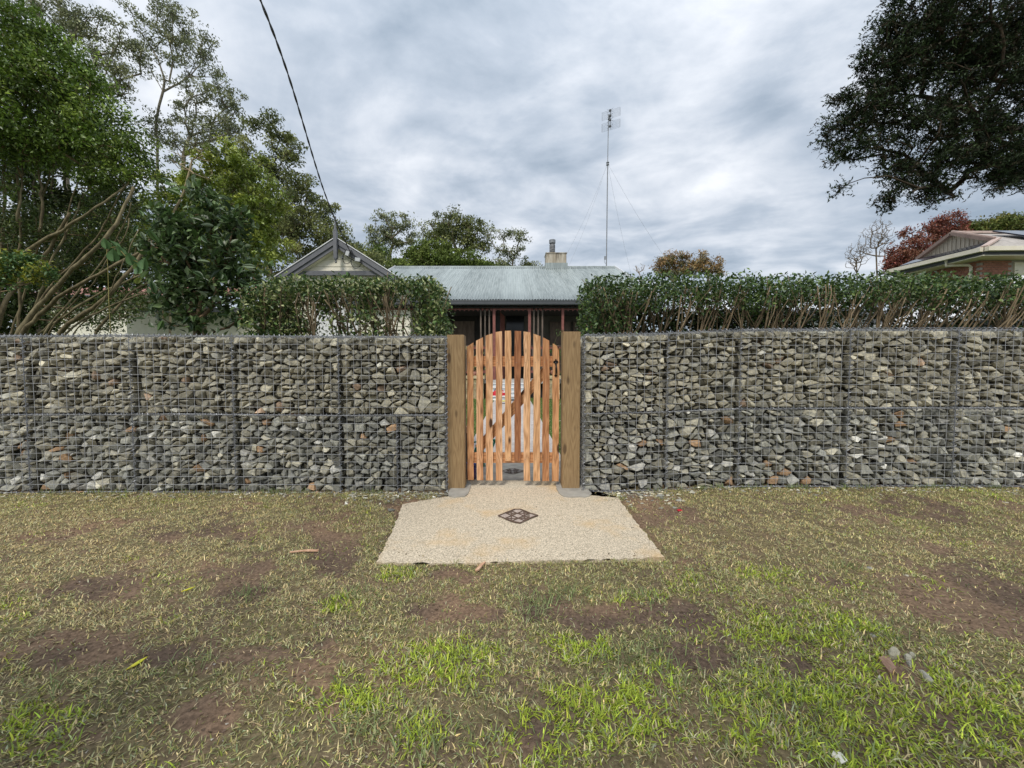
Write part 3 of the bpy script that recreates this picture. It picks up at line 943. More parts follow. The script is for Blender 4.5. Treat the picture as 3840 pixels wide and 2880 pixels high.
# ------------------------------------------------------------------ gate posts
def post(name, label, u0t, u1t, vt, u0b, u1b, vb, Yf, dep):
    a, b = P(u0t, vt, Yf), P(u1t, vt, Yf); c, d = P(u0b, vb, Yf), P(u1b, vb, Yf)
    zb = -.02
    x0, x1 = (a[0] + c[0]) / 2, (b[0] + d[0]) / 2
    zt = a[2]
    bm = bmesh.new()
    cx = (x0 + x1) / 2
    vs = [bm.verts.new((sx * (x1 - x0) / 2, sy * dep / 2, z)) for z in (zb, zt) for sx, sy in ((-1, -1), (1, -1), (1, 1), (-1, 1))]
    for f in ((3, 2, 1, 0), (4, 5, 6, 7), (0, 1, 5, 4), (1, 2, 6, 5), (2, 3, 7, 6), (3, 0, 4, 7)): bm.faces.new([vs[i] for i in f])
    bmesh.ops.bevel(bm, geom=[e_ for e_ in bm.edges], offset=.004, segments=2, affect='EDGES')
    me = bpy.data.meshes.new(name); bm.to_mesh(me); bm.free(); me.materials.append(M_post)
    ca = me.color_attributes.new('tint', 'FLOAT_COLOR', 'POINT'); ca.data.foreach_set('color', np.ones(len(me.vertices) * 4, np.float32))
    o = link(name, me, None, (cx, Yf + dep / 2, 0))
    tag(o, label, 'gate post', 'timber gate posts')
    return o


POST_Y = 3.72
post('gate_post', 'square treated timber gate post on the left of the gate', 1675, 1740, 1255, 1680, 1743, 1842, POST_Y, .15)
post('gate_post', 'square treated timber gate post on the right of the gate, beside the latch side', 2115, 2181, 1243, 2105, 2170, 1840, POST_Y, .15)

# ------------------------------------------------------------------ gate
GY = 3.80
gate = thing('picket_gate', 'arched timber picket gate with black pull handle between two square posts', 'gate', (0, GY, 0))
SCZ = 1.6586
pk = [(249, 290, 250, 222, 1078), (307, 350, 212, 190, 1080), (366, 410, 180, 167, 1081), (428, 470, 158, 152, 1082), (486, 527, 150, 149, 960),
      (545, 587, 150, 152, 960), (603, 645, 154, 160, 1083), (665, 708, 168, 183, 1084), (722, 765, 190, 211, 1085), (784, 826, 228, 252, 1086)]
tn = [(.92, .86, .80), (.86, .74, .66), (1.0, .96, .92), (.90, .80, .72), (1.12, 1.14, 1.12), (.56, .42, .36), (1.08, 1.08, 1.02), (1.14, 1.18, 1.18), (.80, .68, .60), (1.02, .95, .88)]


def picket(i):
    x0t, x1t, vl, vr, vb = pk[i]
    ul, ur = 1600 + x0t / SCZ, 1600 + x1t / SCZ
    a = P(ul, 1150 + vl / SCZ, GY); b = P(ur, 1150 + vr / SCZ, GY)
    lo = P(ul, 1150 + vb / SCZ, GY)[2]
    cx = (a[0] + b[0]) / 2; hw = (b[0] - a[0]) / 2 - .001
    T = .019
    nz = 26
    rr = random.Random(i)
    bm = bmesh.new()
    rows = []
    ph = rr.uniform(0, 9)
    for k in range(nz + 1):
        f = k / nz
        wl = .0016 * math.sin(f * 9 + ph) + .0014 * math.sin(f * 23 + ph * 2); wr = .0016 * math.sin(f * 11 + ph * 3) + .0012 * math.sin(f * 27 + ph)
        zl = lo + (a[2] - lo) * f; zr = lo + (b[2] - lo) * f
        rows.append([bm.verts.new((-hw + wl, 0, zl)), bm.verts.new((hw + wr, 0, zr)), bm.verts.new((hw + wr, T, zr)), bm.verts.new((-hw + wl, T, zl))])
    for k in range(nz):
        for q in range(4):
            bm.faces.new((rows[k][q], rows[k][(q + 1) % 4], rows[k + 1][(q + 1) % 4], rows[k + 1][q]))
    bm.faces.new(rows[0][::-1]); bm.faces.new(rows[-1])
    long_ = [e_ for e_ in bm.edges if len(e_.link_faces) == 2 and e_.calc_face_angle(0) > .8]
    bmesh.ops.bevel(bm, geom=long_, offset=.0022, segments=1, affect='EDGES')
    me = bpy.data.meshes.new('picket'); bm.to_mesh(me); bm.free(); me.materials.append(M_picket)
    ca = me.color_attributes.new('tint', 'FLOAT_COLOR', 'POINT'); ca.data.foreach_set('color', np.tile(np.array([*tn[i], 1], np.float32), len(me.vertices)))
    # sapwood stripe on one edge of a few boards
    if i in (1, 3, 6, 2):
        cs = np.empty(len(me.vertices) * 3); me.vertices.foreach_get('co', cs); cs = cs.reshape(-1, 3)
        arr = np.tile(np.array([*tn[i], 1], np.float32), (len(me.vertices), 1))
        s_ = cs[:, 0] * (-1 if i in (1, 6) else 1) > hw * .8
        arr[s_, :3] = (1.25, 1.35, 1.5); ca.data.foreach_set('color', arr.ravel())
    o = link('picket', me, gate, (cx, GY, 0))
    if i == 5: o['label'] = 'darkest reddish brown picket'
    return cx, hw, lo, a[2]


PKS = [picket(i) for i in range(10)]


def board(name, a, b, wdt, thk, parent, m, tint):
    mb = MB(); mb.bar((0, 0, 0), Vector(b) - Vector(a), wdt, thk, (0, 1, 0), None)
    me = mesh_from(name, np.array(mb.V), mb.F, False, tint, m)
    return link(name, me, parent, a)


zt0 = P(1900, 1150 + 340 / SCZ, GY + .03)[2]; zb0 = P(1900, 1150 + 939 / SCZ, GY + .03)[2]
xl, xr = PKS[0][0] - .02, PKS[-1][0] + .02
mbx = MB(); mbx.box(xl, xr, GY + .022, GY + .055, zt0 - .045, zt0 + .045)


def rail(z, hh, tint):
    mb = MB(); mb.box(0, xr - xl, 0, .034, -hh, hh)
    me = mesh_from('rail', np.array(mb.V)[:, [2, 1, 0]] * np.array([1, 1, 1]), mb.F, False, tint, M_picket)
    o = link('rail', me, gate, (xl, GY + .021, z)); o.rotation_euler = (0, math.pi / 2, 0)
    return o


rail(zt0, .051, (.86, .72, .62)); rail(zb0, .051, (.95, .86, .78))
A = P(1600 + 345 / SCZ, 1150 + 860 / SCZ, GY + .04); B = P(1600 + 745 / SCZ, 1150 + 395 / SCZ, GY + .04)
L = float(np.linalg.norm(B - A))
mb = MB(); mb.box(-.045, .045, -.016, .016, -.06, L + .03)
me = mesh_from('brace', np.array(mb.V), mb.F, False, (1.05, 1.0, .92), M_picket)
br = link('brace', me, gate, (A[0], GY + .075, A[2])); dv = Vector(B - A); dv.y = 0
br.rotation_euler = (0, math.atan2(dv.x, dv.z), 0)
# spade ended pull handle
hx = PKS[9][0] - .002
zt_, zb_ = P(2084, 1150 + 322 / SCZ, GY)[2], P(2084, 1150 + 440 / SCZ, GY)[2]


def plate(cx, cz, s, flip):
    o = [(0, 1.0), (.22, .62), (.16, .48), (.55, .34), (.78, .02), (.60, -.30), (.28, -.38), (.24, -.75), (-.24, -.75), (-.28, -.38), (-.60, -.30), (-.78, .02), (-.55, .34), (-.16, .48), (-.22, .62)]
    n = len(o)
    V = [(cx + x * s, GY - .004, cz + z * s * flip) for x, z in o] + [(cx + x * s, GY + .0005, cz + z * s * flip) for x, z in o]
    F = [tuple(range(n)), tuple(range(2 * n - 1, n - 1, -1))] + [(i, (i + 1) % n, n + (i + 1) % n, n + i) for i in range(n)]
    return V, F


mb = MB(); mb.add(*plate(hx, zt_ - .035, .034, 1)); mb.add(*plate(hx, zb_ + .018, .020, -1))
hp = []
for k in range(13):
    f = k / 12
    hp.append((hx, GY - .006 - .032 * math.sin(math.pi * f) ** .6, zt_ - .05 - (zt_ - zb_ - .075) * f))
mb.tube(hp, [.006 + .004 * math.sin(math.pi * k / 12) for k in range(13)], 8)
mb.build('pull_handle', M_black, gate, True)
# nail heads
mb = MB()
for i, (cx, hw, lo, hi) in enumerate(PKS):
    for z in (zt0, zb0):
        for s_ in (-1, 1):
            mb.lathe((cx + s_ * hw * .45, 0, 0), [(.003, 0), (.003, .001)], 6)
            for q in range(12):
                v = mb.V[-12 + q]; mb.V[-12 + q] = (v[0], GY - .001 - v[2], z + s_ * .012 + (v[1]))
tag(mb.build('nail_heads', M_galv, gate), kind='stuff')

# ------------------------------------------------------------------ cottage behind the garden
HY = 15.0                                   # eave line of the verandah
RY = 22.0
zE = P(1900, 1124, HY)[2]; zR = P(1900, 1003, RY)[2]
XL, XR = P(1484, 1003, RY)[0], P(2303, 1005, RY)[0]
house = thing('cottage', 'single storey cottage with pale corrugated roof and dark verandah behind the gate', 'house', (0, 18, 0))
FL = P(1900, 1424, HY + .3)[2]              # verandah floor level


def corrugated(name, x0, x1, ya, za, yb, zb, parent, m, pitch=.108, amp=.021, thick=.004, taper=None):
    n = int((x1 - x0) / pitch * 6)
    xs_ = np.linspace(x0, x1, n + 1)
    dn = np.array([0, -(zb - za), (yb - ya)]); dn = dn / np.linalg.norm(dn)
    V = []
    rows = 5
    for layer in (0, 1):
        for k in range(rows):
            f = k / (rows - 1)
            off = amp * np.sin(2 * np.pi * xs_ / pitch) - layer * thick
            V.append(np.stack([xs_, ya + (yb - ya) * f + dn[1] * off, za + (zb - za) * f + dn[2] * off], 1))
    V = np.concatenate(V); m1 = n + 1; F = []
    for layer in (0, 1):
        for k in range(rows - 1):
            i = np.arange(n) + (layer * rows + k) * m1
            F.append(np.stack([i, i + 1, i + 1 + m1, i + m1], 1))
    i = np.arange(n); F.append(np.stack([i, i + 1, i + 1 + rows * m1, i + rows * m1], 1))
    return mo(name, V, np.concatenate(F), m, parent, True)


# roofing sheets, each with its overlap edge standing a little proud
nsh = 15
sw = (XR - XL) / nsh
for i in range(nsh):
    lift = .010 * (i % 2)
    corrugated('roof_sheet', XL + sw * i - .03, XL + sw * (i + 1) + .02, HY - .06, zE + lift - .01, RY, zR + lift, house, M_roof)
corrugated('rear_roof', XL, XR, RY + 7, zE, RY, zR, house, M_roof)
mb = MB(); mb.tube([(XL - .03, RY, zR + .035), (XR + .03, RY, zR + .035)], .05, 8)
mb.add([(XL - .03, RY - .22, zR - .065), (XR + .03, RY - .22, zR - .065), (XR + .03, RY, zR + .045), (XL - .03, RY, zR + .045)], [(0, 1, 2, 3)])
mb.build('ridge_cap', M_roof, house)
for xx in (XL - .02, XR + .02):
    for yy_ in (HY - .05, RY + 7):
        mb = MB(); mb.bar((xx, yy_, zE - .02), (xx, RY, zR), .03, .22, (0, 0, 1)); mb.build('barge_board', M_white, house)
# gutter: profile with a rolled lip
gz1 = P(1900, 1126, HY - .12)[2]; gz0 = P(1900, 1143, HY - .12)[2]
mb = MB()
prof = [(-.02, gz1), (-.135, gz1 + .004), (-.14, gz1 - .02), (-.128, gz1 - .03), (-.13, gz0 + .03), (-.115, gz0), (.0, gz0), (.0, gz1 - .02)]
n = len(prof)
mb.add([(x, HY + py, pz) for x in (XL, XR) for py, pz in prof], [(i, (i + 1) % n, n + (i + 1) % n, n + i) for i in range(n)] + [tuple(range(n)), tuple(range(2 * n - 1, n - 1, -1))])
mb.build('gutter', M_dgrey, house)
# walls, ceiling and floor of the verandah
WYh = 17.4
zc_ = gz0 - .06
mb = MB(); mb.box(XL + .3, XR - .3, WYh + .12, RY + 6.6, 0, zE - .05); mb.build('wall', M_gwall, house)
mb = MB(); mb.box(XL + .2, XR - .2, HY + .1, WYh + .1, zc_ - .03, zc_ + .03); mb.build('ceiling', M_dark, house)
mb = MB(); mb.box(XL + .2, XR - .2, HY + .12, WYh + .1, FL - .14, FL); mb.build('verandah_floor', M_conc_f if 'M_conc_f' in globals() else mat('floor_concrete', (.42, .41, .39), (.55, .54, .51), rough=.9, nscale=5), house)
mb = MB(); mb.box(XL + .3, XR - .3, HY + .35, WYh + .1, -.05, FL - .16); mb.build('foundation', M_dark, house)
# gable triangles of the main roof (sides)
for xx in (XL + .3, XR - .3):
    mb = MB(); mb.add([(xx, HY + .2, zE - .1), (xx, RY, zR - .12), (xx, RY + 6.8, zE - .1)], [(0, 1, 2)]); mb.build('gable_end', M_cream, house)
# interior facing: panelled wall left, cream wall right of the door, shade in their colour
U = lambda u, v, Y: P(u, v, Y)
def wallpiece(name, u0, u1, v0, v1, Y, m, parent=house, d=.05):
    a = P(u0, v0, Y); b = P(u1, v1, Y)
    mb = MB(); mb.box(a[0], b[0], Y - d, Y, b[2], a[2]); return mb.build(name, m, parent)
wallpiece('wall_panel', 1640, 1845, 1170, 1440, WYh + .05, M_dark)
dr = wallpiece('door_opening', 1898, 1964, 1180, 1425, WYh + .02, M_glass)
wallpiece('door_frame', 1964, 1976, 1172, 1425, WYh, M_gwall, dr, .09); wallpiece('door_frame', 1893, 1976, 1170, 1179, WYh, M_gwall, dr, .09)
for (u0, u1, v0, v1) in ((2062, 2138, 1207, 1400), (1702, 1780, 1205, 1400), (2150, 2230, 1207, 1400), (1655, 1697, 1205, 1400)):
    wn = wallpiece('window', u0, u1, v0, v1, WYh + .03, M_brown, house, .05)
    wallpiece('pane', u0 + 3, (u0 + u1) / 2 - 1, v0 + 3, v1 - 3, WYh + .02, M_glass, wn, .05)
    wallpiece('pane', (u0 + u1) / 2 + 1, u1 - 3, v0 + 3, v1 - 3, WYh + .02, M_glass, wn, .05)
# brick pier beside the entrance, brick by brick
pa = P(1858, 1182, HY + .9); pb = P(1875, 1182, HY + .9)
mb = MB(); mb.box(pa[0] + .004, pb[0] - .004, HY + .9, HY + 1.08, FL, pa[2] - .02); pier = mb.build('brick_pier', M_dark, house)
mbk = MB(); mbk.box(0, pb[0] - pa[0], -.004, .19, 0, .068)
bme = mesh_from('brick', np.array(mbk.V), mbk.F, False, None, M_redbr)
z_ = FL
while z_ < pa[2] - .08:
    link('brick', bme, pier, (pa[0], HY + .9, z_)); z_ += .078
# screens of slats at both sides of the entrance passage
for k in range(7):
    x_ = P(1876 + k * 3.6, 1200, HY + .9 + .2 * k)[0]
    mb = MB(); mb.box(x_ - .02, x_ + .02, HY + 1.15 + .3 * k, HY + 1.19 + .3 * k, FL, zc_ - .04); mb.build('screen_slat', M_redbr, house)
# posts and rails
PY = HY + .22
def vpost(name, u, wpx, v0, z0, m, dep=.09):
    c = P(u, v0, PY); w_ = wpx * ptm(PY) / 2
    mb = MB(); mb.box(c[0] - w_, c[0] + w_, PY - dep / 2, PY + dep / 2, z0, zc_ - .03); return mb.build(name, m, house)
for u in (1853, 1985.5): vpost('verandah_post', u, 10, 1200, FL, M_redbr, .12)
for u in (2110, 2210, 2310): vpost('verandah_post', u, 9, 1200, FL, M_redbr, .11)
zr_ = P(1900, 1296, PY)[2]
for u in (1803, 1819, 1835, 2002, 2018, 2034): vpost('verandah_slat', u, 5.2, 1200, FL, M_brown, .04)
for (u0, u1) in ((1450, 1848), (1991, 2330)):
    a = P(u0, 1300, PY); b = P(u1, 1300, PY)
    mb = MB(); mb.box(a[0], b[0], PY - .05, PY + .05, zr_ - .03, zr_ + .005); mb.build('handrail', M_brown, house)
    mb = MB(); mb.box(a[0], b[0], PY - .025, PY + .025, zr_ - .13, zr_ - .032); mb.build('rail', M_redbr, house)
    zz = P(1900, 1394, PY)[2]
    mb = MB(); mb.box(a[0], b[0], PY - .025, PY + .025, zz - .05, zz + .05); mb.build('rail', M_redbr, house)
    n = int((b[0] - a[0]) / .14)
    mbb = MB(); mbb.box(-.02, .02, -.013, .013, zz + .052, zr_ - .132)
    bm_ = mesh_from('baluster', np.array(mbb.V), mbb.F, False, None, M_brown)
    for k in range(n):
        if k % 2: continue
        link('baluster', bm_, house, (a[0] + .07 + k * .14, PY, 0))
# frieze of short battens under the gutter
zf1 = P(1900, 1150, PY)[2]; zf0 = P(1900, 1162, PY)[2]; zf2 = P(1900, 1166.5, PY)[2]
mb = MB(); mb.box(XL + .3, XR - .3, PY - .02, PY + .02, zf0, zf1); mb.build('frieze_board', M_redbr, house)
mbb = MB(); mbb.box(-.025, .025, -.042, -.022, zf2, zf1 + .02)
bme = mesh_from('frieze_batten', np.array(mbb.V), mbb.F, False, None, M_redbr)
x = P(1640, 1155, PY)[0]
while x < P(2250, 1155, PY)[0]:
    link('frieze_batten', bme, house, (x, PY, 0)); x += 16.8 * ptm(PY)
# stone piers and low stone wall in front of the verandah
def stone_pier(u0, u1, lab):
    Yp = HY - .35
    a = P(u0, 1409, Yp); b = P(u1, 1420, Yp)
    z1 = b[2]
    mb = MB(); mb.box(a[0] + .03, b[0] - .03, Yp + .03, Yp + .4, -.02, z1 - .01)
    o = thing('stone_planter', lab, 'planter', ((a[0] + b[0]) / 2, Yp + .2, 0), 'sandstone piers at the verandah steps')
    mb.build('core', M_mortar, o)
    mb = MB(); mb.box(a[0] - .04, b[0] + .04, Yp - .05, Yp + .45, z1, a[2], (1.1, 1.08, 1.02)); mb.build('cap', M_sand, o, False, True)
    rr = random.Random(int(u0)); z = 0.0; row = 0
    while z < z1 - .03:
        h = min(.19, z1 - z - .01)
        x = a[0] - (.12 if row % 2 else 0)
        while x < b[0]:
            w_ = rr.uniform(.22, .34); xa = max(x, a[0]); xb = min(x + w_, b[0])
            if xb - xa > .05:
                mb = MB(); mb.box(-(xb - xa) / 2 + .006, (xb - xa) / 2 - .006, -.03, .36, .006, h - .006)
                V = np.array(mb.V) + np.random.default_rng(rr.randint(0, 999)).normal(0, .005, (8, 3))
                t = np.array([1, .97, .9]) * rr.uniform(.6, 1.15)
                link('stone_block', mesh_from('stone_block', V, mb.F, False, t, M_sand), o, ((xa + xb) / 2, Yp + .03, z))
            x += w_
        z += h; row += 1
    return o
stone_pier(1741, 1813, 'sandstone block pier with pale cap left of the verandah steps')
stone_pier(2057, 2100, 'narrow sandstone block pier with pale cap right of the verandah steps')
st = thing('front_steps', 'pale concrete steps up to the verandah at the end of the path', 'steps', (0, HY - .3, 0))
sl_, sr_ = P(1845, 1450, HY - .3)[0], P(1978, 1450, HY - .3)[0]
for k in range(4):
    zt = FL * (4 - k) / 5 + .02
    mb = MB(); mb.box(sl_, sr_, HY + .1 - .3 * (k + 1), HY + .1 - .3 * k - .002, -.02, zt - .03); mb.build('riser', mat('pale_riser', (.45, .5, .52), (.6, .64, .66), rough=.8, nscale=5), st)
    mb = MB(); mb.box(sl_ - .02, sr_ + .02, HY + .07 - .3 * (k + 1), HY + .1 - .3 * k - .002, zt - .028, zt + .01); mb.build('tread', M_white, st)

# cross wing with the gable towards the street
GYh = 15.0
pk_ = P(1261, 893, GYh); lft = P(964, 1086, GYh); 
Xc = pk_[0]; HWg = Xc - lft[0]; zP = pk_[2]; zG = lft[2]
wing = thing('gabled_wing', 'cream weatherboard gable wing with dark grey barge boards and finial left of the verandah', 'house wing', (Xc, 18, 0))
slope = (zP - zG) / HWg
for sgn in (-1, 1):
    n = 5
    # roofing
    nn_ = 90
    ys = np.linspace(GYh + .0, RY + 2, nn_ * 2)
    V = []; 
    for f in (0, 1):
        for lay in (0, -.006):
            for yv, off in zip(ys, .012 * np.sin(np.arange(nn_ * 2) * 2.0)):
                V.append((Xc + sgn * HWg * f, yv, zP - (zP - zG) * f + off + lay))
    N2 = nn_ * 2; F = []
    for i in range(N2 - 1):
        F.append((i, i + 1, 2 * N2 + i + 1, 2 * N2 + i)); F.append((N2 + i, N2 + i + 1, 3 * N2 + i + 1, 3 * N2 + i))
    mo('roof', np.array(V) + np.array([0, 0, .03]), F, M_roof, wing)
    up = Vector((sgn * slope, 0, 1)).normalized()
    A_ = Vector((Xc, GYh - .03, zP)) ; B_ = Vector((Xc + sgn * HWg, GYh - .03, zG))
    mb = MB(); mb.bar(A_ - up * .09, B_ - up * .09, .18, .04, (0, 1, 0)); mb.build('barge_board', M_mgrey, wing)
    mb = MB(); mb.bar(A_ - up * .245 + Vector((0, .045, 0)), B_ - up * .245 + Vector((0, .045, 0)), .13, .04, (0, 1, 0)); mb.build('barge_board', M_mgrey, wing)
    mb = MB(); mb.bar(A_ + up * .022 + Vector((0, .02, 0)), B_ + up * .022 + Vector((0, .02, 0)), .03, .14, (0, 1, 0)); mb.build('barge_capping', M_white, wing)
    mb = MB(); mb.add([A_ - up * .315 + Vector((0, .05, 0)), B_ - up * .315 + Vector((0, .05, 0)), B_ - up * .315 + Vector((0, .26, 0)), A_ - up * .315 + Vector((0, .26, 0))], [(0, 1, 2, 3)]); mb.build('soffit', M_cream, wing)
# weatherboards, one by one
WY2 = GYh + .24
bh = 27.5 * ptm(WY2)
ztop = P(1300, 972, WY2)[2] + bh
zb_w = ztop - bh * 20
k = 0
z = ztop + bh * 2
while z > .3:
    z0 = z - bh; zm = z0
    hwz = min(HWg - .35, (zP - .36 - z0) / slope)
    hwt = min(HWg - .35, max(0.02, (zP - .36 - z) / slope))
    if hwz > .1:
        mb = MB()
        mb.add([(Xc - hwz, WY2 - .018, z0 + .004), (Xc + hwz, WY2 - .018, z0 + .004), (Xc + hwt, WY2, z), (Xc - hwt, WY2, z),
                (Xc - hwz, WY2 + .02, z0 + .004), (Xc + hwz, WY2 + .02, z0 + .004), (Xc + hwt, WY2 + .02, z), (Xc - hwt, WY2 + .02, z)],
               [(0, 1, 2, 3), (5, 4, 7, 6), (0, 4, 5, 1), (1, 5, 6, 2), (3, 2, 6, 7), (0, 3, 7, 4)])
        mb.build('weatherboard', M_cream, wing)
    z -= bh
mb = MB(); mb.box(Xc - HWg + .4, Xc + HWg - .4, WY2 + .03, RY + 1.5, 0, zG - .1); mb.build('wall', M_cream, wing)
cz = P(1261, 1024, GYh + .1)[2]
mb = MB(); mb.box(Xc - 1.95, Xc + 1.95, GYh + .09, GYh + .15, cz - .085, cz + .085); mb.build('collar_beam', M_mgrey, wing)
fx = P(1258, 900, GYh - .1)[0]
zt1, zs, zb1 = P(1252, 815, GYh - .1)[2], P(1258, 864, GYh - .1)[2], P(1258, 969, GYh - .1)[2]
mb = MB(); mb.lathe((fx, GYh - .1, 0), [(.03, zb1 - .17), (.045, zb1 - .13), (.03, zb1 - .10), (.025, zb1 - .07), (.06, zb1 - .05), (.06, zb1)], 10)
mb.box(fx - .065, fx + .065, GYh - .165, GYh - .035, zb1, zs - .02)
mb.lathe((fx, GYh - .1, 0), [(.075, zs - .02), (.075, zs + .02), (.05, zs + .04), (.015, zt1 - .10), (.02, zt1 - .08), (.036, zt1 - .05), (.045, zt1), (.036, zt1 + .03), (.01, zt1 + .05)], 10)
mb.build('finial', M_mgrey, wing)
w2 = wallpiece('window', 1180, 1345, 1120, 1300, WY2 - .02, M_white, wing, .04)
wallpiece('pane', 1186, 1260, 1126, 1294, WY2 - .03, M_glass, w2, .04); wallpiece('pane', 1265, 1339, 1126, 1294, WY2 - .03, M_glass, w2, .04)
# service boxes and leads on the barge
def gbox(nm, u, v, w_, h_, m, rz):
    c = P(u, v, GYh - .1); mb = MB(); mb.box(-w_ / 2, w_ / 2, -.05, .05, -h_ / 2, h_ / 2); o = mb.build(nm, m, wing); 
    o.location = tuple(c); o.rotation_euler = (0, rz, 0); o.matrix_parent_inverse = wing.matrix_basis.inverted(); return o
gbox('fuse_box', 1304, 951, .13, .17, M_porc, .35); gbox('fuse_box', 1342, 974, .19, .13, M_porc, .15)
def lead(pts, r=.012):
    mb = MB(); mb.tube([P(u, v, GYh - .12) for u, v in pts], r, 5); mb.build('lead', M_cable, wing)
lead([(1300, 935), (1290, 950), (1285, 962), (1286, 978), (1294, 988), (1305, 989), (1314, 980), (1318, 968)])
lead([(1317, 970), (1318, 990), (1326, 1004), (1338, 1007), (1348, 1000), (1357, 985), (1345, 972)])
lead([(1300, 960), (1308, 968), (1318, 972), (1330, 978)], .02); lead([(1316, 938), (1322, 950), (1318, 968)], .03)
mb = MB(); c = P(1285, 966, GYh - .12); mb.lathe(tuple(c), [(.02, -.06), (.045, -.02), (.03, .01), (.045, .04), (.02, .07)], 10); mb.build('insulator', M_dgrey, wing)

# twisted overhead service cable from the gable out over the camera
cabA = P(1316, 950, GYh - .12)
im = [(1316, 950, 14.9), (1262, 838, 13.2), (1215, 720, 11.8), (1180, 610, 10.6), (1130, 440, 9.2), (1085, 290, 8.1), (1040, 160, 7.2), (1005, 70, 6.6), (975, -5, 6.15), (930, -110, 5.6)]
pts_ = [Vector(P(*q)) for q in im]
dvec = (pts_[-1] - pts_[-2]) / (pts_[-2] - pts_[-1]).length
for k in range(1, 12): pts_.append(pts_[9] + dvec * k * 1.2 + Vector((0, 0, .012 * k * k)))
# resample
fine = []
for a_, b_ in zip(pts_[:-1], pts_[1:]):
    n = max(2, int((b_ - a_).length / .12))
    for k in range(n): fine.append(a_.lerp(b_, k / n))
# smooth
for _ in range(30): fine = [fine[0]] + [(fine[i - 1] + fine[i] * 2 + fine[i + 1]) / 4 for i in range(1, len(fine) - 1)] + [fine[-1]]
cb_ = thing('overhead_cable', 'thick black twisted power cable running down to the cream gable', 'cable', fine[0])
for ph in (0, math.pi):
    mb = MB(); mb.tube([p + Vector((math.cos(i * .9 + ph), 0, math.sin(i * .9 + ph))) * .011 for i, p in enumerate(fine)], .013, 6); mb.build('strand', M_cable, cb_, True)

# chimney
ch = thing('chimney', 'stained cement chimney with short steel flue on the corrugated roof ridge', 'chimney', P(2086, 1001, RY))
a = P(2048, 947, RY - .4); b = P(2124, 1006, RY - .4)
mb = MB(); mb.box(a[0], b[0], RY - .4, RY + .4, b[2] - .4, a[2] - .05); mb.build('stack', M_chim, ch)
mb = MB(); mb.box(a[0] - .03, b[0] + .03, RY - .43, RY + .43, a[2] - .048, a[2]); mb.build('cap', M_chim, ch)
mb = MB(); mb.box(a[0] - .05, b[0] + .06, RY - .5, RY + .45, zR - .2, zR + .13); mb.build('flashing', M_roof, ch)
c = P(2071, 947, RY); 
mb = MB(); mb.lathe(tuple(c), [(.16, 0), (.16, .42), (.13, .44), (.13, .5)], 16); mb.build('flue', mat('sooty_steel', (.06, .06, .06), (.25, .25, .25), rough=.5, metal=.5, nscale=6), ch, False)
mb = MB(); mb.lathe((c[0], c[1], c[2] + .5), [(.17, 0), (.18, .02), (.18, .19), (.05, .21)], 16); mb.build('cowl', M_galv, ch)

# aerial mast
bz = P(2274, 1003, RY); tz = P(2283, 428, RY)
am = thing('antenna_mast', 'tall thin steel mast with grid television aerial standing on the roof ridge', 'antenna', bz)
mx_ = bz[0]
mid = P(2280, 612, RY)
mb = MB(); mb.tube([(mx_, RY, bz[2] - .1), (mx_ + .01, RY, mid[2])], .030, 8); mb.build('mast', M_galv, am)
mb = MB(); mb.tube([(mx_ + .01, RY, mid[2] - .15), (mx_ + .03, RY, tz[2])], .022, 8); mb.build('mast', M_galv, am)
mb = MB(); mb.lathe((mx_ + .01, RY, mid[2]), [(.05, -.12), (.09, -.1), (.05, -.02), (.09, .02), (.05, .08)], 8)
mb.box(mx_ - .12, mx_ - .05, RY - .04, RY + .04, bz[2] + .45, bz[2] + .62)
mb.tube([(mx_ - .085, RY, bz[2] + .45), (mx_ - .13, RY, bz[2] + .35), (mx_ - .06, RY, bz[2] + .22), (mx_, RY, bz[2] + .25)], .012, 5); mb.build('bracket', M_galv, am)
ang = math.atan2(-.46, .85)
ux = Vector((math.cos(ang), math.sin(ang), 0)); uy = Vector((-ux.y, ux.x, 0))
gcu = P(2289, 450, RY); gcx = Vector((gcu[0], RY - .12, 0))
for (v0, v1) in ((418, 454), (461, 497)):
    zt_g, zb_g = P(2289, v0, RY)[2], P(2289, v1 - 6, RY)[2]
    mb = MB()
    for k in range(8):
        z = zt_g + (zb_g - zt_g) * k / 7
        c = gcx + Vector((0, 0, z)); mb.tube([c - ux * .50, c + ux * .50], .006, 4)
    for e_ in (-.50, 0, .50):
        c = gcx + ux * e_; mb.tube([c + Vector((0, 0, zt_g)), c + Vector((0, 0, zb_g))], .008, 4)
    mb.build('reflector_grid', M_galv, am)
mb = MB()
zt_g, zb_g = P(2289, 418, RY)[2], P(2289, 491, RY)[2]
c = gcx - uy * .18
mb.tube([c + Vector((0, 0, zt_g - .1)), c + Vector((0, 0, zb_g + .05))], .016, 5)
for f in (.12, .38, .60, .92):
    z = zt_g + (zb_g - zt_g) * f
    q = c + Vector((0, 0, z)); mb.box(q.x - .05, q.x + .05, q.y - .05, q.y + .05, z - .04, z + .04)
    for s1 in (-1, 1):
        for s2 in (-1, 1): mb.tube([q, q + ux * .16 * s1 + Vector((0, 0, .09 * s2))], .008, 4)
zmm = P(2280, 449, RY)[2]
mb.tube([(mx_ + .02, RY, zmm), c + Vector((0, 0, zmm))], .025, 6)
mb.build('dipoles', M_dgrey, am)
top = Vector((mx_ + .01, RY, mid[2]))
for (u, v, Y) in ((2126, 952, 21.8), (2131, 1002, 22.5), (2560, 1060, 19.0), (2367, 1030, 23.5)):
    mb = MB(); en = Vector(P(u, v, Y))
    pp = [top.lerp(en, k / 12) - Vector((0, 0, .25 * math.sin(math.pi * k / 12))) for k in range(13)]
    mb.tube(pp, .004, 4, False); mb.build('guy_wire', M_galv, am)

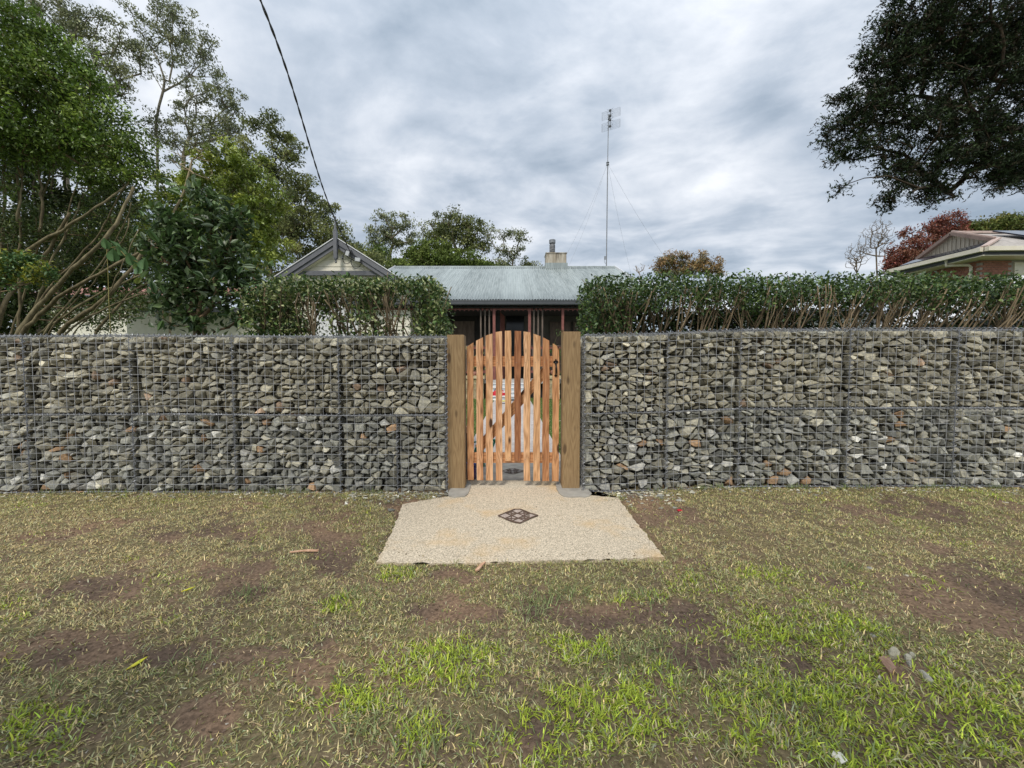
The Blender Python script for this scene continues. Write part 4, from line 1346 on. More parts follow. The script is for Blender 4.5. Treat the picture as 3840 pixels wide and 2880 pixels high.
# things at the end of the path
def lump(name, label, cat, c, s, m, seed, n=26, group=None):
    rr = random.Random(seed)
    bm = bmesh.new(); bmesh.ops.create_icosphere(bm, subdivisions=3, radius=1)
    for v in bm.verts:
        q = mnoise.noise(v.co * 1.6 + Vector((seed, 0, 0)))
        v.co = Vector((v.co.x * s[0], v.co.y * s[1], v.co.z * s[2])) * (1 + .35 * q)
        v.co.z = max(v.co.z, -s[2] * .7)
    me = bpy.data.meshes.new(name); bm.to_mesh(me); bm.free(); me.materials.append(m)
    me.polygons.foreach_set('use_smooth', np.ones(len(me.polygons), dtype=bool))
    o = link(name, me, None, (c[0], c[1], c[2] + s[2] * .7)); return tag(o, label, cat, group)
c = G(1868, 1500)
bag = thing('red_bag', 'crumpled red bag left at the foot of the verandah steps', 'bag', c)
def blob(name, c, s, m, parent, seed):
    o = lump(name, None, None, c, s, m, seed)
    mw = o.location.copy(); o.parent = parent; o.matrix_parent_inverse = parent.matrix_basis.inverted()
    return o
blob('bag_body', c, (.32, .2, .22), M_red, bag, 3)
mb = MB(); mb.tube([(c[0] - .15, c[1], .3), (c[0] - .1, c[1], .42), (c[0] + .06, c[1], .44), (c[0] + .14, c[1] - .02, .3)], .02, 6); mb.build('handle', M_dgrey, bag)
c = G(1818, 1492)
pt = thing('black_pot', 'empty black plant pot beside the left stone pier', 'plant pot', c)
mb = MB(); mb.lathe(tuple(c), [(.13, 0), (.17, .3), (.19, .3), (.19, .34), (.165, .34), (.15, .1)], 16); mb.build('pot', M_black, pt, True)
for (u, v, m, nm, lab, cat, s) in ((1857, 1503, M_paper, 'white_rag', 'white rag on the path below the red bag', 'rag', (.12, .1, .035)),
                                   (1886, 1507, M_yellow, 'yellow_tool', 'small yellow tool lying on the path below the steps', 'tool', (.14, .05, .035)),
                                   (1886, 1515, M_black, 'black_cloth', 'small black cloth lying on the path', 'cloth', (.10, .06, .02)),
                                   (1924, 1505, M_dgrey, 'dark_shoe', 'dark shoe lying on the path below the white steps', 'shoe', (.10, .05, .05))):
    lump(nm, lab, cat, G(u, v), s, m, u)

# watering can and paint tin just inside the gate
c = G(1797, 1752)
wc = thing('watering_can', 'green plastic watering can behind the left end of the gate', 'watering can', c)
k_ = ptm(c[1])
r0 = 21 * k_; hcan = 88 * k_
mb = MB(); mb.lathe(tuple(c), [(r0, 0), (r0 * 1.03, .02), (r0 * .9, hcan * .75), (r0 * .6, hcan * .92), (r0 * .35, hcan * .95)], 20); mb.build('body', M_teal, wc, True)
sp0 = Vector((c[0] + r0 * .8, c[1], hcan * .25)); tip = Vector(P(1855, 1655, c[1]))
mb = MB(); mb.tube([sp0, sp0.lerp(tip, .5) + Vector((.01, 0, -.01)), tip], [.022, .016, .014], 10); mb.lathe(tuple(tip - Vector((0, 0, .01))), [(.014, 0), (.03, .03), (.03, .035)], 12); mb.build('spout', M_teal, wc, True)
mb = MB(); mb.tube([Vector((c[0] - r0 * .95, c[1], hcan * .2)), Vector((c[0] - r0 * 1.7, c[1], hcan * .6)), Vector((c[0] - r0 * 1.3, c[1], hcan * 1.05)), Vector((c[0] - r0 * .3, c[1], hcan * 1.12)), Vector((c[0] + r0 * .5, c[1], hcan * .9))], .011, 8); mb.build('handle', M_teal, wc, True)
c = G(1767, 1799)
tinn = thing('paint_tin', 'round tin with blue lid band and purple label behind the leftmost picket', 'tin', c)
rt = 20 * ptm(c[1]); ht = 64 * ptm(c[1])
mb = MB(); mb.lathe(tuple(c), [(rt, 0), (rt, .012), (rt * .97, .014), (rt * .97, ht * .15)], 24); mb.build('rim', M_black, tinn, True)
mb = MB(); mb.lathe((c[0], c[1], c[2] + ht * .15), [(rt * .97, 0), (rt * .97, ht * .6)], 24); lb = mb.build('label_band', M_purple, tinn, True)
mb = MB(); mb.lathe((c[0], c[1], c[2] + ht * .75), [(rt * .98, 0), (rt * .98, ht * .2), (rt, ht * .21), (rt, ht * .25), (rt * .8, ht * .25)], 24); mb.build('lid', M_blue, tinn, True)
mb = MB()
for k in range(4):
    an = -1.2 + k * .001; zz = c[2] + ht * (.28 + .11 * k)
    mb.box(c[0] + rt * .25, c[0] + rt * .55, c[1] - rt * .99, c[1] - rt * .90, zz, zz + ht * .05)
mb.build('print', M_pink, lb)
# dark bin with a timber offcut on it, half hidden by the left post
c = G(1744, 1780)
bn = thing('garden_bin', 'low black bin standing behind the left gate post', 'bin', c)
hb = P(1744, 1622, c[1])[2]
mb = MB(); mb.lathe((c[0] - .02, c[1], 0), [(.05, 0), (.055, hb - .02), (.06, hb - .02), (.06, hb)], 14); mb.build('drum', M_black, bn, True)
mb = MB(); a = P(1744, 1620, c[1]); mb.box(a[0] - .05, a[0] + .025, c[1] - .06, c[1] + .05, hb + .002, hb + .07)
tag(mb.build('timber_offcut', M_chip), 'pale timber offcut lying on the low black bin', 'timber offcut')
# pink ornament under the verandah
c = P(2199, 1240, HY + .3)
or_ = thing('pink_ornament', 'pink curled ornament hanging at the right end of the verandah', 'ornament', c)
hh = 22 * ptm(HY)
mb = MB(); mb.tube([(c[0] - .07 + .10 * math.sin(a_) , c[1], c[2] + hh * .5 - math.cos(a_) * hh * .5) for a_ in np.linspace(0.2, 3.4, 12)], [.05 - .03 * k / 11 for k in range(12)], 8); mb.build('curl', M_pink, or_, True)
mb = MB(); mb.tube([(c[0], c[1], c[2] + hh), (c[0], c[1], zc_)], .004, 4); mb.build('cord', M_dgrey, or_)

# ------------------------------------------------------------------ neighbouring house on the right
CY = 14.0
Cn = P(3690, 929, CY); zEn = Cn[2]
def Pz(u, v, z):
    r_ = ray(u, v); return CAM + r_ * ((z - CAM[2]) / r_[2])
Ln = Pz(3300, 1013, zEn); Rn = np.array([Cn[0] + 7.0, CY - .3, zEn])
Ln = np.array([Cn[0] - .25, Ln[1], zEn])
nb = thing('brick_house', 'brick house with cream gutter, tan gable and solar panels beyond the right hedge', 'house', (Cn[0] + 3, CY + 3, 0))
Xg = Cn[0] + 1.1
def onX(u, v, X):
    r_ = ray(u, v); return CAM + r_ * (X / r_[0])
Gl = onX(3450, 971, Xg); Gp = onX(3580, 876, Xg); Gr = onX(3741, 900, Xg)
rdR = Vector((Cn[0] + 8, Gp[1], Gp[2]))
rdF = Vector((Cn[0] + 8, CY - .3, zEn))
far = Vector((Cn[0] - .25, Ln[1], zEn)); farR = Vector((Cn[0] + 8, Ln[1] + 1, zEn))
def poly_o(name, pts, m, parent, thick=.05):
    pts = [Vector(p) for p in pts]
    nrm = (pts[1] - pts[0]).cross(pts[2] - pts[0]).normalized()
    if nrm.z < 0: nrm = -nrm
    n = len(pts); V = pts + [p - nrm * thick for p in pts]
    return mo(name, np.array([tuple(v) for v in V]), [tuple(range(n)), tuple(range(2 * n - 1, n - 1, -1))] + [(i, (i + 1) % n, n + (i + 1) % n, n + i) for i in range(n)], m, parent)
M_ntile = mat('grey_brown_tile', (.34, .31, .28), (.46, .42, .38), rough=.6, nscale=6)
poly_o('side_roof', [far, Cn, Gr, Gl], M_ntile, nb)
poly_o('front_roof', [Cn, rdF, rdR, Gp, Gr], M_ntile, nb)
poly_o('rear_roof', [far, Gl, Gp, rdR, farR], M_ntile, nb)
poly_o('gable_cladding', [Gl, Gr, Gp], M_clad, nb)
# ribs of the gable cladding
for k in range(1, 18):
    f = k / 18
    yb_ = Gl[1] + (Gr[1] - Gl[1]) * f; zb_ = Gl[2] + (Gr[2] - Gl[2]) * f
    fp = (Gp[1] - Gl[1]) / (Gr[1] - Gl[1])
    zt_ = (Gl[2] + (Gp[2] - Gl[2]) * f / fp) if f < fp else (Gp[2] + (Gr[2] - Gp[2]) * (f - fp) / (1 - fp))
    mb = MB(); mb.box(Xg - .03, Xg - .008, yb_ - .02, yb_ + .02, zb_, zt_ - .05); mb.build('cladding_rib', M_clad, nb)
for a_, b_ in ((Gl, Gp), (Gp, Gr)):
    mb = MB(); mb.bar(Vector(a_) + Vector((-.12, 0, 0)), Vector(b_) + Vector((-.12, 0, 0)), .12, .16, (1, 0, 0)); mb.build('barge_board', mat('brown_barge', (.20, .14, .12), (.26, .19, .16), nscale=4), nb)
mb = MB(); mb.bar(Vector(Gp) + Vector((-.1, 0, .05)), rdR + Vector((0, 0, .05)), .14, .08); mb.bar(Vector(Cn) + Vector((0, 0, .04)), Vector(Gr) + Vector((0, 0, .06)), .18, .06); mb.bar(Vector(Gr) + Vector((-.1, 0, .1)), Vector(Gp) + Vector((-.1, 0, .1)), .1, .05); mb.build('ridge_tiles', M_pinkroof, nb)
# gutters / fascia / soffit / downpipe
for a_, b_ in ((far, Vector(Cn)), (Vector(Cn), rdF)):
    off = Vector((-.08, 0, 0)) if a_ is far else Vector((0, -.08, 0))
    mb = MB(); mb.bar(a_ + off + Vector((0, 0, -.06)), b_ + off + Vector((0, 0, -.06)), .14, .15); mb.build('gutter', M_fascia, nb)
    mb = MB(); mb.bar(a_ + off * -.6 + Vector((0, 0, -.19)), b_ + off * -.6 + Vector((0, 0, -.19)), .03, .12); mb.build('fascia', M_dgrey, nb)  # charcoal strip paints the dark shadow under the gutter
Xw, Yw = Cn[0] + .55, CY + .55
mb = MB(); mb.box(Cn[0] - .02, Xw, CY, Ln[1], zEn - .28, zEn - .25); mb.build('soffit', M_fascia, nb)
mb = MB(); mb.box(Xw + .001, Cn[0] + 7.8, CY - .02, Yw, zEn - .28, zEn - .25); mb.build('soffit', M_fascia, nb)
mb = MB(); mb.box(Xw + .012, Cn[0] + 7.8, Yw + .012, Ln[1] - .3, 0, zEn - .29); mb.build('wall', M_mortar, nb)
bw, bhh = .235, .086
mbk = MB(); mbk.box(.005, bw - .005, -.0, .02, .005, bhh - .005); bmeF = mesh_from('brick', np.array(mbk.V), mbk.F, False, None, M_brick)
mbk = MB(); mbk.box(0, .02, .005, bw - .005, .005, bhh - .005); bmeS = mesh_from('brick', np.array(mbk.V), mbk.F, False, None, M_brick)
cnt = 0
zlow = 3.55
row = 0
z = zEn - .30 - bhh
while z > zlow:
    x = Xw + (bw / 2 if row % 2 else 0)
    while x < Xw + .95:
        if cnt < 298: link('brick', bmeF, nb, (x, Yw - .006, z)); cnt += 1
        x += bw
    y = Yw + (bw / 2 if row % 2 else 0)
    while y < Yw + 1.6 and z > zEn - 1.2:
        if cnt < 298: link('brick', bmeS, nb, (Xw - .006, y, z)); cnt += 1
        y += bw
    z -= bhh; row += 1
wn = thing  # noqa
def nwin(x0, x1, z0, z1):
    mb = MB(); mb.box(x0, x1, Yw - .04, Yw + .03, z0, z1); w_ = mb.build('window', M_fascia, nb)
    n = 3
    for k in range(n):
        a_ = x0 + .05 + (x1 - x0 - .05) * k / n; mb = MB(); mb.box(a_, a_ + (x1 - x0 - .05) / n - .05, Yw - .05, Yw - .02, z0 + .06, z1 - .06); mb.build('pane', M_glass, w_)
nwin(Xw + 1.25, Xw + 3.4, zEn - 1.9, zEn - .38)
mb = MB(); mb.box(Xw - .05, Xw + .02, Yw + 1.75, Yw + 3.3, zEn - 1.6, zEn - .38); w_ = mb.build('window', M_fascia, nb)
mb = MB(); mb.box(Xw - .06, Xw - .03, Yw + 1.82, Yw + 3.22, zEn - 1.5, zEn - .45); mb.build('pane', M_glass, w_)
a_ = Vector((Cn[0] - .05, CY + 1.15, zEn - .12))
mb = MB(); mb.tube([a_, a_ + Vector((0, 0, -.22)), a_ + Vector((.5, -.32, -.28)), a_ + Vector((.55, -.36, -.36)), a_ + Vector((.55, -.36, -3.5))], .05, 8); mb.build('downpipe', M_fascia, nb)
# solar panels on the front slope
sdir = (Vector(Gp) - Vector((Gp[0], CY - .3, zEn))); sdir.normalize(); sx = Vector((1, 0, 0)); sn = sx.cross(sdir).normalized()
if sn.z < 0: sn = -sn
for k in range(5):
    o0 = Vector((Xg + 1.0 + k * 1.06, CY + .1, zEn + .25)) + sn * .14
    V = [o0, o0 + sx, o0 + sx + sdir * 1.62, o0 + sdir * 1.62]
    V2 = V + [v - sn * .05 for v in V]
    pn = mo('solar_panel', np.array([tuple(v) for v in V2]), [(0, 1, 2, 3), (7, 6, 5, 4), (0, 4, 5, 1), (1, 5, 6, 2), (2, 6, 7, 3), (3, 7, 4, 0)], M_solar, nb)
for k in range(3):
    o0 = Vector(Cn) + (far - Vector(Cn)) * (.18 + .26 * k) + Vector((.30, 0, .16)); e_ = (far - Vector(Cn)).normalized(); s2 = (Vector(Gl) - far).normalized()
    s2 = Vector((1, 0, .42)).normalized()
    V = [o0, o0 + e_ * .85, o0 + e_ * .85 + s2 * .6, o0 + s2 * .6]; n_ = Vector((-.4, 0, 1)).normalized()
    V2 = V + [v - n_ * .04 for v in V]
    mo('solar_panel', np.array([tuple(v) for v in V2]), [(0, 1, 2, 3), (7, 6, 5, 4), (0, 4, 5, 1), (1, 5, 6, 2), (2, 6, 7, 3), (3, 7, 4, 0)], M_solar, nb)

# white walled shed and carport seen through the right hedge
def simple_house(name, label, cat, x0, x1, y0, y1, ze, rise, mw, mr, win=(), over=.3, axis='x'):
    o = thing(name, label, cat, ((x0 + x1) / 2, (y0 + y1) / 2, 0))
    mb = MB(); mb.box(x0, x1, y0, y1, 0, ze); mb.build('wall', mw, o)
    ym = (y0 + y1) / 2
    for ya, sg in ((y0 - over, 1), (y1 + over, -1)):
        poly_o('roof', [(x0 - over, ya, ze - .02), (x1 + over, ya, ze - .02), (x1 + over, ym, ze + rise), (x0 - over, ym, ze + rise)], mr, o, .06)
    for xx in (x0, x1): mb = MB(); mb.add([(xx, y0, ze), (xx, y1, ze), (xx, ym, ze + rise - .08)], [(0, 1, 2)]); mb.build('gable_end', mw, o)
    mb = MB(); mb.box(x0 - over, x1 + over, y0 - over - .08, y0 - over + .0, ze - .12, ze + .02); mb.build('gutter', M_mgrey, o)
    for (xa, xb, za, zb) in win:
        mb = MB(); mb.box(xa, xb, y0 - .05, y0 + .01, za, zb); w_ = mb.build('window', M_white, o)
        mb = MB(); mb.box(xa + .06, xb - .06, y0 - .06, y0 - .03, za + .06, zb - .06); mb.build('pane', M_glass, w_)
    return o
p0 = P(2760, 1160, 11); p1 = P(3330, 1160, 11)
simple_house('white_shed', 'low white shed glimpsed through the stems of the right hedge', 'shed', p0[0], p1[0], 11, 13, P(2760, 1175, 11)[2], .25, M_white, M_mgrey)
cp = thing('carport', 'white sloping carport roof with grey fascia behind the far end of the right hedge', 'carport', P(3800, 1378, 9.0) * np.array([1, 1, 0]))
a = P(3540, 1205, 9.0); b = P(3990, 1010, 9.0)
poly_o('roof', [a, (a[0], 11.5, a[2] + .1), (b[0], 11.5, b[2] + .1), b], M_white, cp, .06)
mb = MB(); mb.bar(P(3775, 1205, 8.9), P(3990, 1105, 8.9), .16, .1, (0, 1, 0)); mb.build('fascia', M_mgrey, cp)
mb = MB(); mb.add([P(3540, 1208, 9.3), P(3990, 1015, 9.3), P(3990, 1110, 9.3), P(3775, 1195, 9.3)], [(0, 1, 2, 3)]); mb.build('end_panel', M_white, cp)
for u in (3560, 3780, 3960): q = P(u, 1210, 9.1); mb = MB(); mb.box(q[0] - .05, q[0] + .05, 9.05, 9.15, 0, q[2] + .1); mb.build('post', M_dgrey, cp)
mb = MB(); q0 = P(3450, 1200, 10.2); q1 = P(4000, 1200, 10.2); mb.box(q0[0], q1[0], 10.2, 10.3, 0, q0[2]); mb.build('back_wall', M_dgrey, cp)

# houses glimpsed behind the left shrubs
p0 = P(60, 1100, 20); p1 = P(470, 1100, 20)
th_ = simple_house('tiled_house', 'cream house with a terracotta tiled roof glimpsed between the leaning stems on the left', 'house', p0[0], p1[0], 20, 26, P(100, 1112, 20)[2], 1.1, M_cream, M_terra,
             [(P(275, 1100, 20)[0], P(296, 1100, 20)[0], P(1, 1145, 20)[2], P(1, 1116, 20)[2])])
# its tiles, course by course
yA, yB = 19.7, 23; zA, zB = P(100, 1112, 20)[2] - .02, P(100, 1112, 20)[2] + 1.1
mbt = MB(); mbt.box(0, .39, 0, .40, 0, .03); tme = mesh_from('roof_tile', np.array(mbt.V), mbt.F, False, None, M_terra)
ang_ = math.atan2(zB - zA, yB - yA); cnt = 0
for rw in range(8):
    for cl in range(36):
        if cnt >= 290: break
        o = link('roof_tile', tme, th_, (p0[0] + 2.0 + cl * .4 + (.2 if rw % 2 else 0), yA + rw * .36 * math.cos(ang_), zA + rw * .36 * math.sin(ang_) + .02)); o.rotation_euler = (ang_ + .06, 0, 0); cnt += 1
p0 = P(585, 1160, 13.5); p1 = P(960, 1160, 13.5)
simple_house('cream_garage', 'cream walled outbuilding with grey roof edge behind the big leaved shrub', 'outbuilding', p0[0], p1[0], 13.5, 17.5, P(700, 1163, 13.5)[2], .4, M_cream, M_dgrey)

# ------------------------------------------------------------------ vegetation
LEAF_GAIN = np.array([1.45, 1.40, 1.3])


def leaf_mesh(name, C, Dn, size, asp, m, parent, col, rng, fold=.25, up=.6):
    """C centres, Dn long axis unit vectors, size lengths, col colours per leaf."""
    n = len(C)
    col = col * LEAF_GAIN
    nr = rng.normal(0, 1, (n, 3)); nr[:, 2] = np.abs(nr[:, 2]) + up
    W = np.cross(Dn, nr); W /= np.linalg.norm(W, axis=1, keepdims=True) + 1e-9
    Nn = np.cross(W, Dn)
    s = size[:, None]
    b = C - Dn * s * .5; t = C + Dn * s * .5
    lft = C + W * s * asp * .5 + Nn * s * fold * asp; rgt = C - W * s * asp * .5 + Nn * s * fold * asp
    V = np.stack([b, rgt, t, lft], 1).reshape(-1, 3)
    k = np.arange(n) * 4
    F = np.concatenate([np.stack([k, k + 1, k + 2], 1), np.stack([k, k + 2, k + 3], 1)])
    return mo(name, V, F, m, parent, False, np.repeat(col, 4, 0))


def rdir(n, rng, zb=0.0, zs=1.0):
    d = rng.normal(0, 1, (n, 3)); d[:, 2] = d[:, 2] * zs + zb
    return d / (np.linalg.norm(d, axis=1, keepdims=True) + 1e-9)


def frustums(name, A, B, ra, rb, m, parent, sides=5, tint=(1, 1, 1)):
    A = np.asarray(A); B = np.asarray(B); n = len(A)
    d = B - A; L = np.linalg.norm(d, axis=1, keepdims=True) + 1e-9; d = d / L
    B = B + d * np.minimum(rb, .02)[:, None] * .5
    ref = np.tile(np.array([[.31, .87, .12]]), (n, 1)); x = np.cross(d, ref); x /= np.linalg.norm(x, axis=1, keepdims=True) + 1e-9
    y = np.cross(d, x)
    V = []
    for c, rr in ((A, ra), (B, rb)):
        for k in range(sides):
            a_ = 2 * math.pi * k / sides
            V.append(c + (x * math.cos(a_) + y * math.sin(a_)) * rr[:, None])
    V = np.stack(V, 1).reshape(-1, 3)
    b = (np.arange(n) * 2 * sides)[:, None]
    F = np.concatenate([np.concatenate([b + k, b + (k + 1) % sides, b + sides + (k + 1) % sides, b + sides + k], 1) for k in range(sides)])
    return mo(name, V, F, m, parent, True, np.array(tint))


def skeleton(seed_nodes, targets, rng, k=.35, seg=.5, wob=.1, rtip=.004, rexp=.5, rmax=.3):
    """greedy tree from seed nodes (list of (pos, parent)) to the targets"""
    pos = [np.array(p, float) for p, _ in seed_nodes]; par = [q for _, q in seed_nodes]
    pl = [0.0] * len(pos)
    for i in range(1, len(pos)):
        if par[i] >= 0: pl[i] = pl[par[i]] + np.linalg.norm(pos[i] - pos[par[i]])
    T = np.asarray(targets)
    base = pos[0]
    order = np.argsort(np.linalg.norm(T - base, axis=1))
    Pn = np.zeros((len(pos) + len(T) * 12 + 10, 3)); Pn[:len(pos)] = np.array(pos)
    PL = np.zeros(len(Pn)); PL[:len(pos)] = pl
    n = len(pos); tips = []
    for ti in order:
        p = T[ti]
        d = np.linalg.norm(Pn[:n] - p, axis=1)
        down = np.maximum(0, Pn[:n, 2] - p[2])
        j = int(np.argmin(d + k * PL[:n] + down * .8))
        L = d[j]; m_ = min(11, max(1, int(L / seg)))
        a_ = Pn[j].copy(); prev = j
        bow = np.array([0, 0, 1]) * L * .08
        for q in range(1, m_ + 1):
            f = q / m_
            x_ = a_ + (p - a_) * f + (rng.normal(0, wob * seg, 3) - bow * math.sin(math.pi * f) * -1 if q < m_ else 0)
            Pn[n] = x_; par.append(prev); PL[n] = PL[prev] + np.linalg.norm(x_ - Pn[prev]); prev = n; n += 1
        tips.append(prev)
    cnt = np.zeros(n)
    for t_ in tips: cnt[t_] += 1
    for i in range(n - 1, -1, -1):
        if i < len(par) and par[i] >= 0: cnt[par[i]] += cnt[i]
    rad = np.minimum(rmax, rtip * np.maximum(cnt, 1) ** rexp)
    return Pn[:n], np.array(par), rad


def branch_mesh(name, Pn, par, rad, m, parent, tint, start=1, sides=5):
    i = np.array([q for q in range(start, len(Pn)) if par[q] >= 0]); j = par[i]
    return frustums(name, Pn[j], Pn[i], np.minimum(rad[j], rad[i] * 1.6), rad[i], m, parent, sides, tint)


def blob_points(blobs, Y, n, rng, dfac=.8, shell=0.0, ydep=None):
    """random points in ellipsoids given by their place (u, v, ru, rv[, dY]) at distance Y"""
    w_ = np.array([b[2] * b[3] for b in blobs], float); w_ /= w_.sum()
    k = rng.choice(len(blobs), n, p=w_)
    d = rdir(n, rng); rr = rng.random(n) ** (1 / 3); rr = rr * (1 - shell) + shell
    out = np.zeros((n, 3))
    for i, b in enumerate(blobs):
        s = k == i
        Yb = Y + (b[4] if len(b) > 4 else 0)
        c = P(b[0], b[1], Yb); pm = ptm(Yb)
        dr_ = (b[2] + b[3]) / 2 * pm * dfac if ydep is None else ydep
        out[s] = c + d[s] * rr[s, None] * np.array([b[2] * pm, dr_, b[3] * pm])
    return out


def crown(name, clumps, n, rng, sig, size, asp, cols, m, parent, flat=.7, droop=0.0, cvar=.25, fold=.25, up=.6, zs=1.0):
    k = rng.integers(0, len(clumps), n)
    cs = rng.lognormal(0, .25, len(clumps))
    off = rdir(n, rng) * (rng.random(n) ** .45 * 1.75)[:, None] * sig * cs[k, None]; off[:, 2] *= flat
    C = clumps[k] + off
    ci = rng.integers(0, len(cols), len(clumps)); cb = np.array(cols)[ci] * rng.lognormal(0, .18, (len(clumps), 1))
    alt = np.array(cols)[rng.integers(0, len(cols), n)]
    col = (cb[k] * .65 + alt * .35) * rng.lognormal(0, cvar, (n, 1))
    D = rdir(n, rng, -droop, zs)
    return leaf_mesh(name, C, D, rng.uniform(.65, 1.25, n) * size, asp, m, parent, col, rng, fold, up)


def tree(name, label, cat, seed, Y, trunk, blobs, nclump, nleaf, sig, size, cols, asp=.45, bark=(1, 1, 1), rt=.05, k=.35, seg=.6, wob=.15, flat=.7, droop=0., rtip=.008, rexp=.5,
         group=None, m=None, dfac=.8, twigs=True, shell=0., ground=True, cvar=.25, sides=5):
    rng = np.random.default_rng(seed)
    tp = [P(u, v, Y + (dy if dy else 0)) for u, v, dy in [(q + (0,))[:3] if len(q) == 2 else q for q in trunk]]
    if ground: tp = [np.array([tp[0][0], tp[0][1], -.1])] + tp
    root = thing(name, label, cat, (tp[0][0], tp[0][1], 0), group)
    seeds = [(tp[0], -1)]
    for a_, b_ in zip(tp[:-1], tp[1:]):
        n_ = max(1, int(np.linalg.norm(b_ - a_) / seg))
        for q in range(1, n_ + 1):
            seeds.append((a_ + (b_ - a_) * q / n_ + (rng.normal(0, wob * seg * .4, 3) if q < n_ else 0), len(seeds) - 1))
    cl = blob_points(blobs, Y, nclump, rng, dfac, shell)
    Pn, par, rad = skeleton(seeds, cl, rng, k, seg, wob, rtip, rexp, rt)
    # trunk and limbs thick; twigs separate
    ns = len(seeds)
    rad[:ns] = np.maximum(rad[:ns], np.linspace(rt, rt * .45, ns))
    branch_mesh('trunk', Pn[:ns], par[:ns], rad[:ns], M_bark, root, bark, 1, 8)
    branch_mesh('branches', Pn, par, rad, M_bark, root, bark, ns, sides)
    if nleaf: crown('crown', cl, nleaf, rng, sig, size, asp, cols, m or M_leafm, root, flat, droop, cvar)
    return root


GUM = [(.14, .165, .095), (.175, .20, .11), (.10, .12, .075), (.24, .255, .15)]
GUMD = [(.10, .125, .05), (.14, .165, .06), (.07, .09, .045), (.20, .215, .09)]
PALE = (1.5, 1.6, 1.7)
tree('gum_tree', 'tall gum tree with long bare forked limbs rising behind the big leaning shrub', 'tree', 1, 28,
     [(590, 700), (590, 600), (591, 530)],
     [(585, 40, 125, 50), (650, 110, 70, 60), (560, 130, 40, 50), (700, 190, 65, 50), (780, 190, 50, 50), (790, 270, 40, 40), (640, 300, 30, 25), (590, 480, 45, 60), (560, 250, 40, 30), (660, 240, 60, 40)],
     125, 8200, .27, .175, GUM, bark=PALE, rt=.17, k=.55, seg=.8, wob=.10, droop=.6, rtip=.011, rexp=.42, group='gum trees behind the garden')
tree('gum_tree', 'gum tree with a high spreading crown at the top left corner', 'tree', 2, 25,
     [(250, 900), (255, 350), (235, 200), (160, 130)],
     [(110, 10, 190, 50), (240, 70, 80, 50), (170, 50, 80, 40), (370, 100, 90, 50), (460, 160, 60, 40), (330, 120, 60, 50), (460, 250, 60, 50), (430, 310, 70, 60), (480, 320, 50, 50), (380, 220, 60, 40), (520, 200, 40, 30), (380, 0, 40, 8)],
     160, 10500, .26, .165, GUM, bark=PALE, rt=.18, k=.45, seg=.8, droop=.6, rtip=.018, rexp=.42, group='gum trees behind the garden')
tree('gum_tree', 'gum tree with layered clumps right of the tall forked one', 'tree', 3, 27,
     [(690, 900), (688, 620), (700, 540)],
     [(740, 355, 90, 45), (850, 365, 70, 55), (690, 420, 60, 50), (880, 430, 45, 40), (810, 480, 80, 50), (720, 500, 80, 60), (880, 500, 40, 30), (650, 560, 50, 50), (760, 560, 90, 40)],
     125, 8000, .26, .175, GUM, bark=PALE, rt=.15, k=.45, seg=.7, droop=.6, rtip=.016, rexp=.42, group='gum trees behind the garden')
tree('gum_tree', 'broad dense gum tree sloping down to the right behind the grey gable', 'tree', 4, 24,
     [(1010, 1000), (1000, 800), (1010, 650)],
     [(1010, 490, 110, 50), (1080, 560, 60, 60), (940, 600, 80, 70), (1050, 650, 95, 65), (970, 720, 130, 90), (1090, 790, 120, 90), (1130, 700, 70, 50), (1170, 860, 120, 90), (1215, 770, 45, 45), (1050, 920, 160, 110), (1250, 880, 55, 60), (1290, 940, 60, 50), (900, 800, 110, 120), (1380, 985, 60, 35)],
     320, 36000, .31, .19, GUMD, bark=(1.3, 1.3, 1.2), rt=.25, k=.25, seg=.7, droop=.3, rtip=.012, rexp=.42, group='gum trees behind the garden')
tree('gum_tree', 'slender distant gum tree just right of the grey gable', 'tree', 5, 46,
     [(1465, 1040), (1462, 960), (1468, 930)],
     [(1445, 815, 45, 30), (1490, 840, 50, 45), (1415, 880, 45, 28), (1530, 880, 40, 32), (1455, 890, 40, 35), (1395, 920, 35, 22), (1500, 920, 30, 25), (1545, 910, 15, 15)],
     75, 4300, .42, .30, GUM, bark=(1.2, 1.2, 1.2), rt=.3, k=.2, seg=1.2, droop=.4, rtip=.03, rexp=.4, group='distant gum trees behind the cottage')
tree('gum_tree', 'widest distant gum tree above the middle of the corrugated roof', 'tree', 6, 48,
     [(1710, 1040), (1705, 980), (1712, 940)],
     [(1690, 825, 90, 32), (1640, 870, 70, 40), (1770, 870, 70, 45), (1720, 905, 100, 45), (1610, 905, 45, 22), (1790, 920, 50, 30), (1700, 860, 80, 40)],
     150, 9500, .46, .30, GUMD, bark=(1.4, 1.4, 1.3), rt=.35, k=.2, seg=1.2, droop=.4, rtip=.03, rexp=.4, group='distant gum trees behind the cottage')
tree('gum_tree', 'small sparse distant gum tree left of the chimney', 'tree', 7, 48,
     [(1925, 1030), (1922, 985), (1928, 960)],
     [(1848, 878, 38, 24), (1925, 885, 45, 22), (1955, 915, 25, 35), (1895, 945, 45, 25), (1945, 960, 35, 20), (1870, 900, 30, 20), (1880, 985, 60, 20)],
     55, 2700, .38, .28, GUM, bark=(1.2, 1.2, 1.2), rt=.22, k=.2, seg=1.1, droop=.4, rtip=.025, rexp=.4, group='distant gum trees behind the cottage')
YG = [(.10, .14, .035), (.13, .17, .04), (.07, .11, .03)]
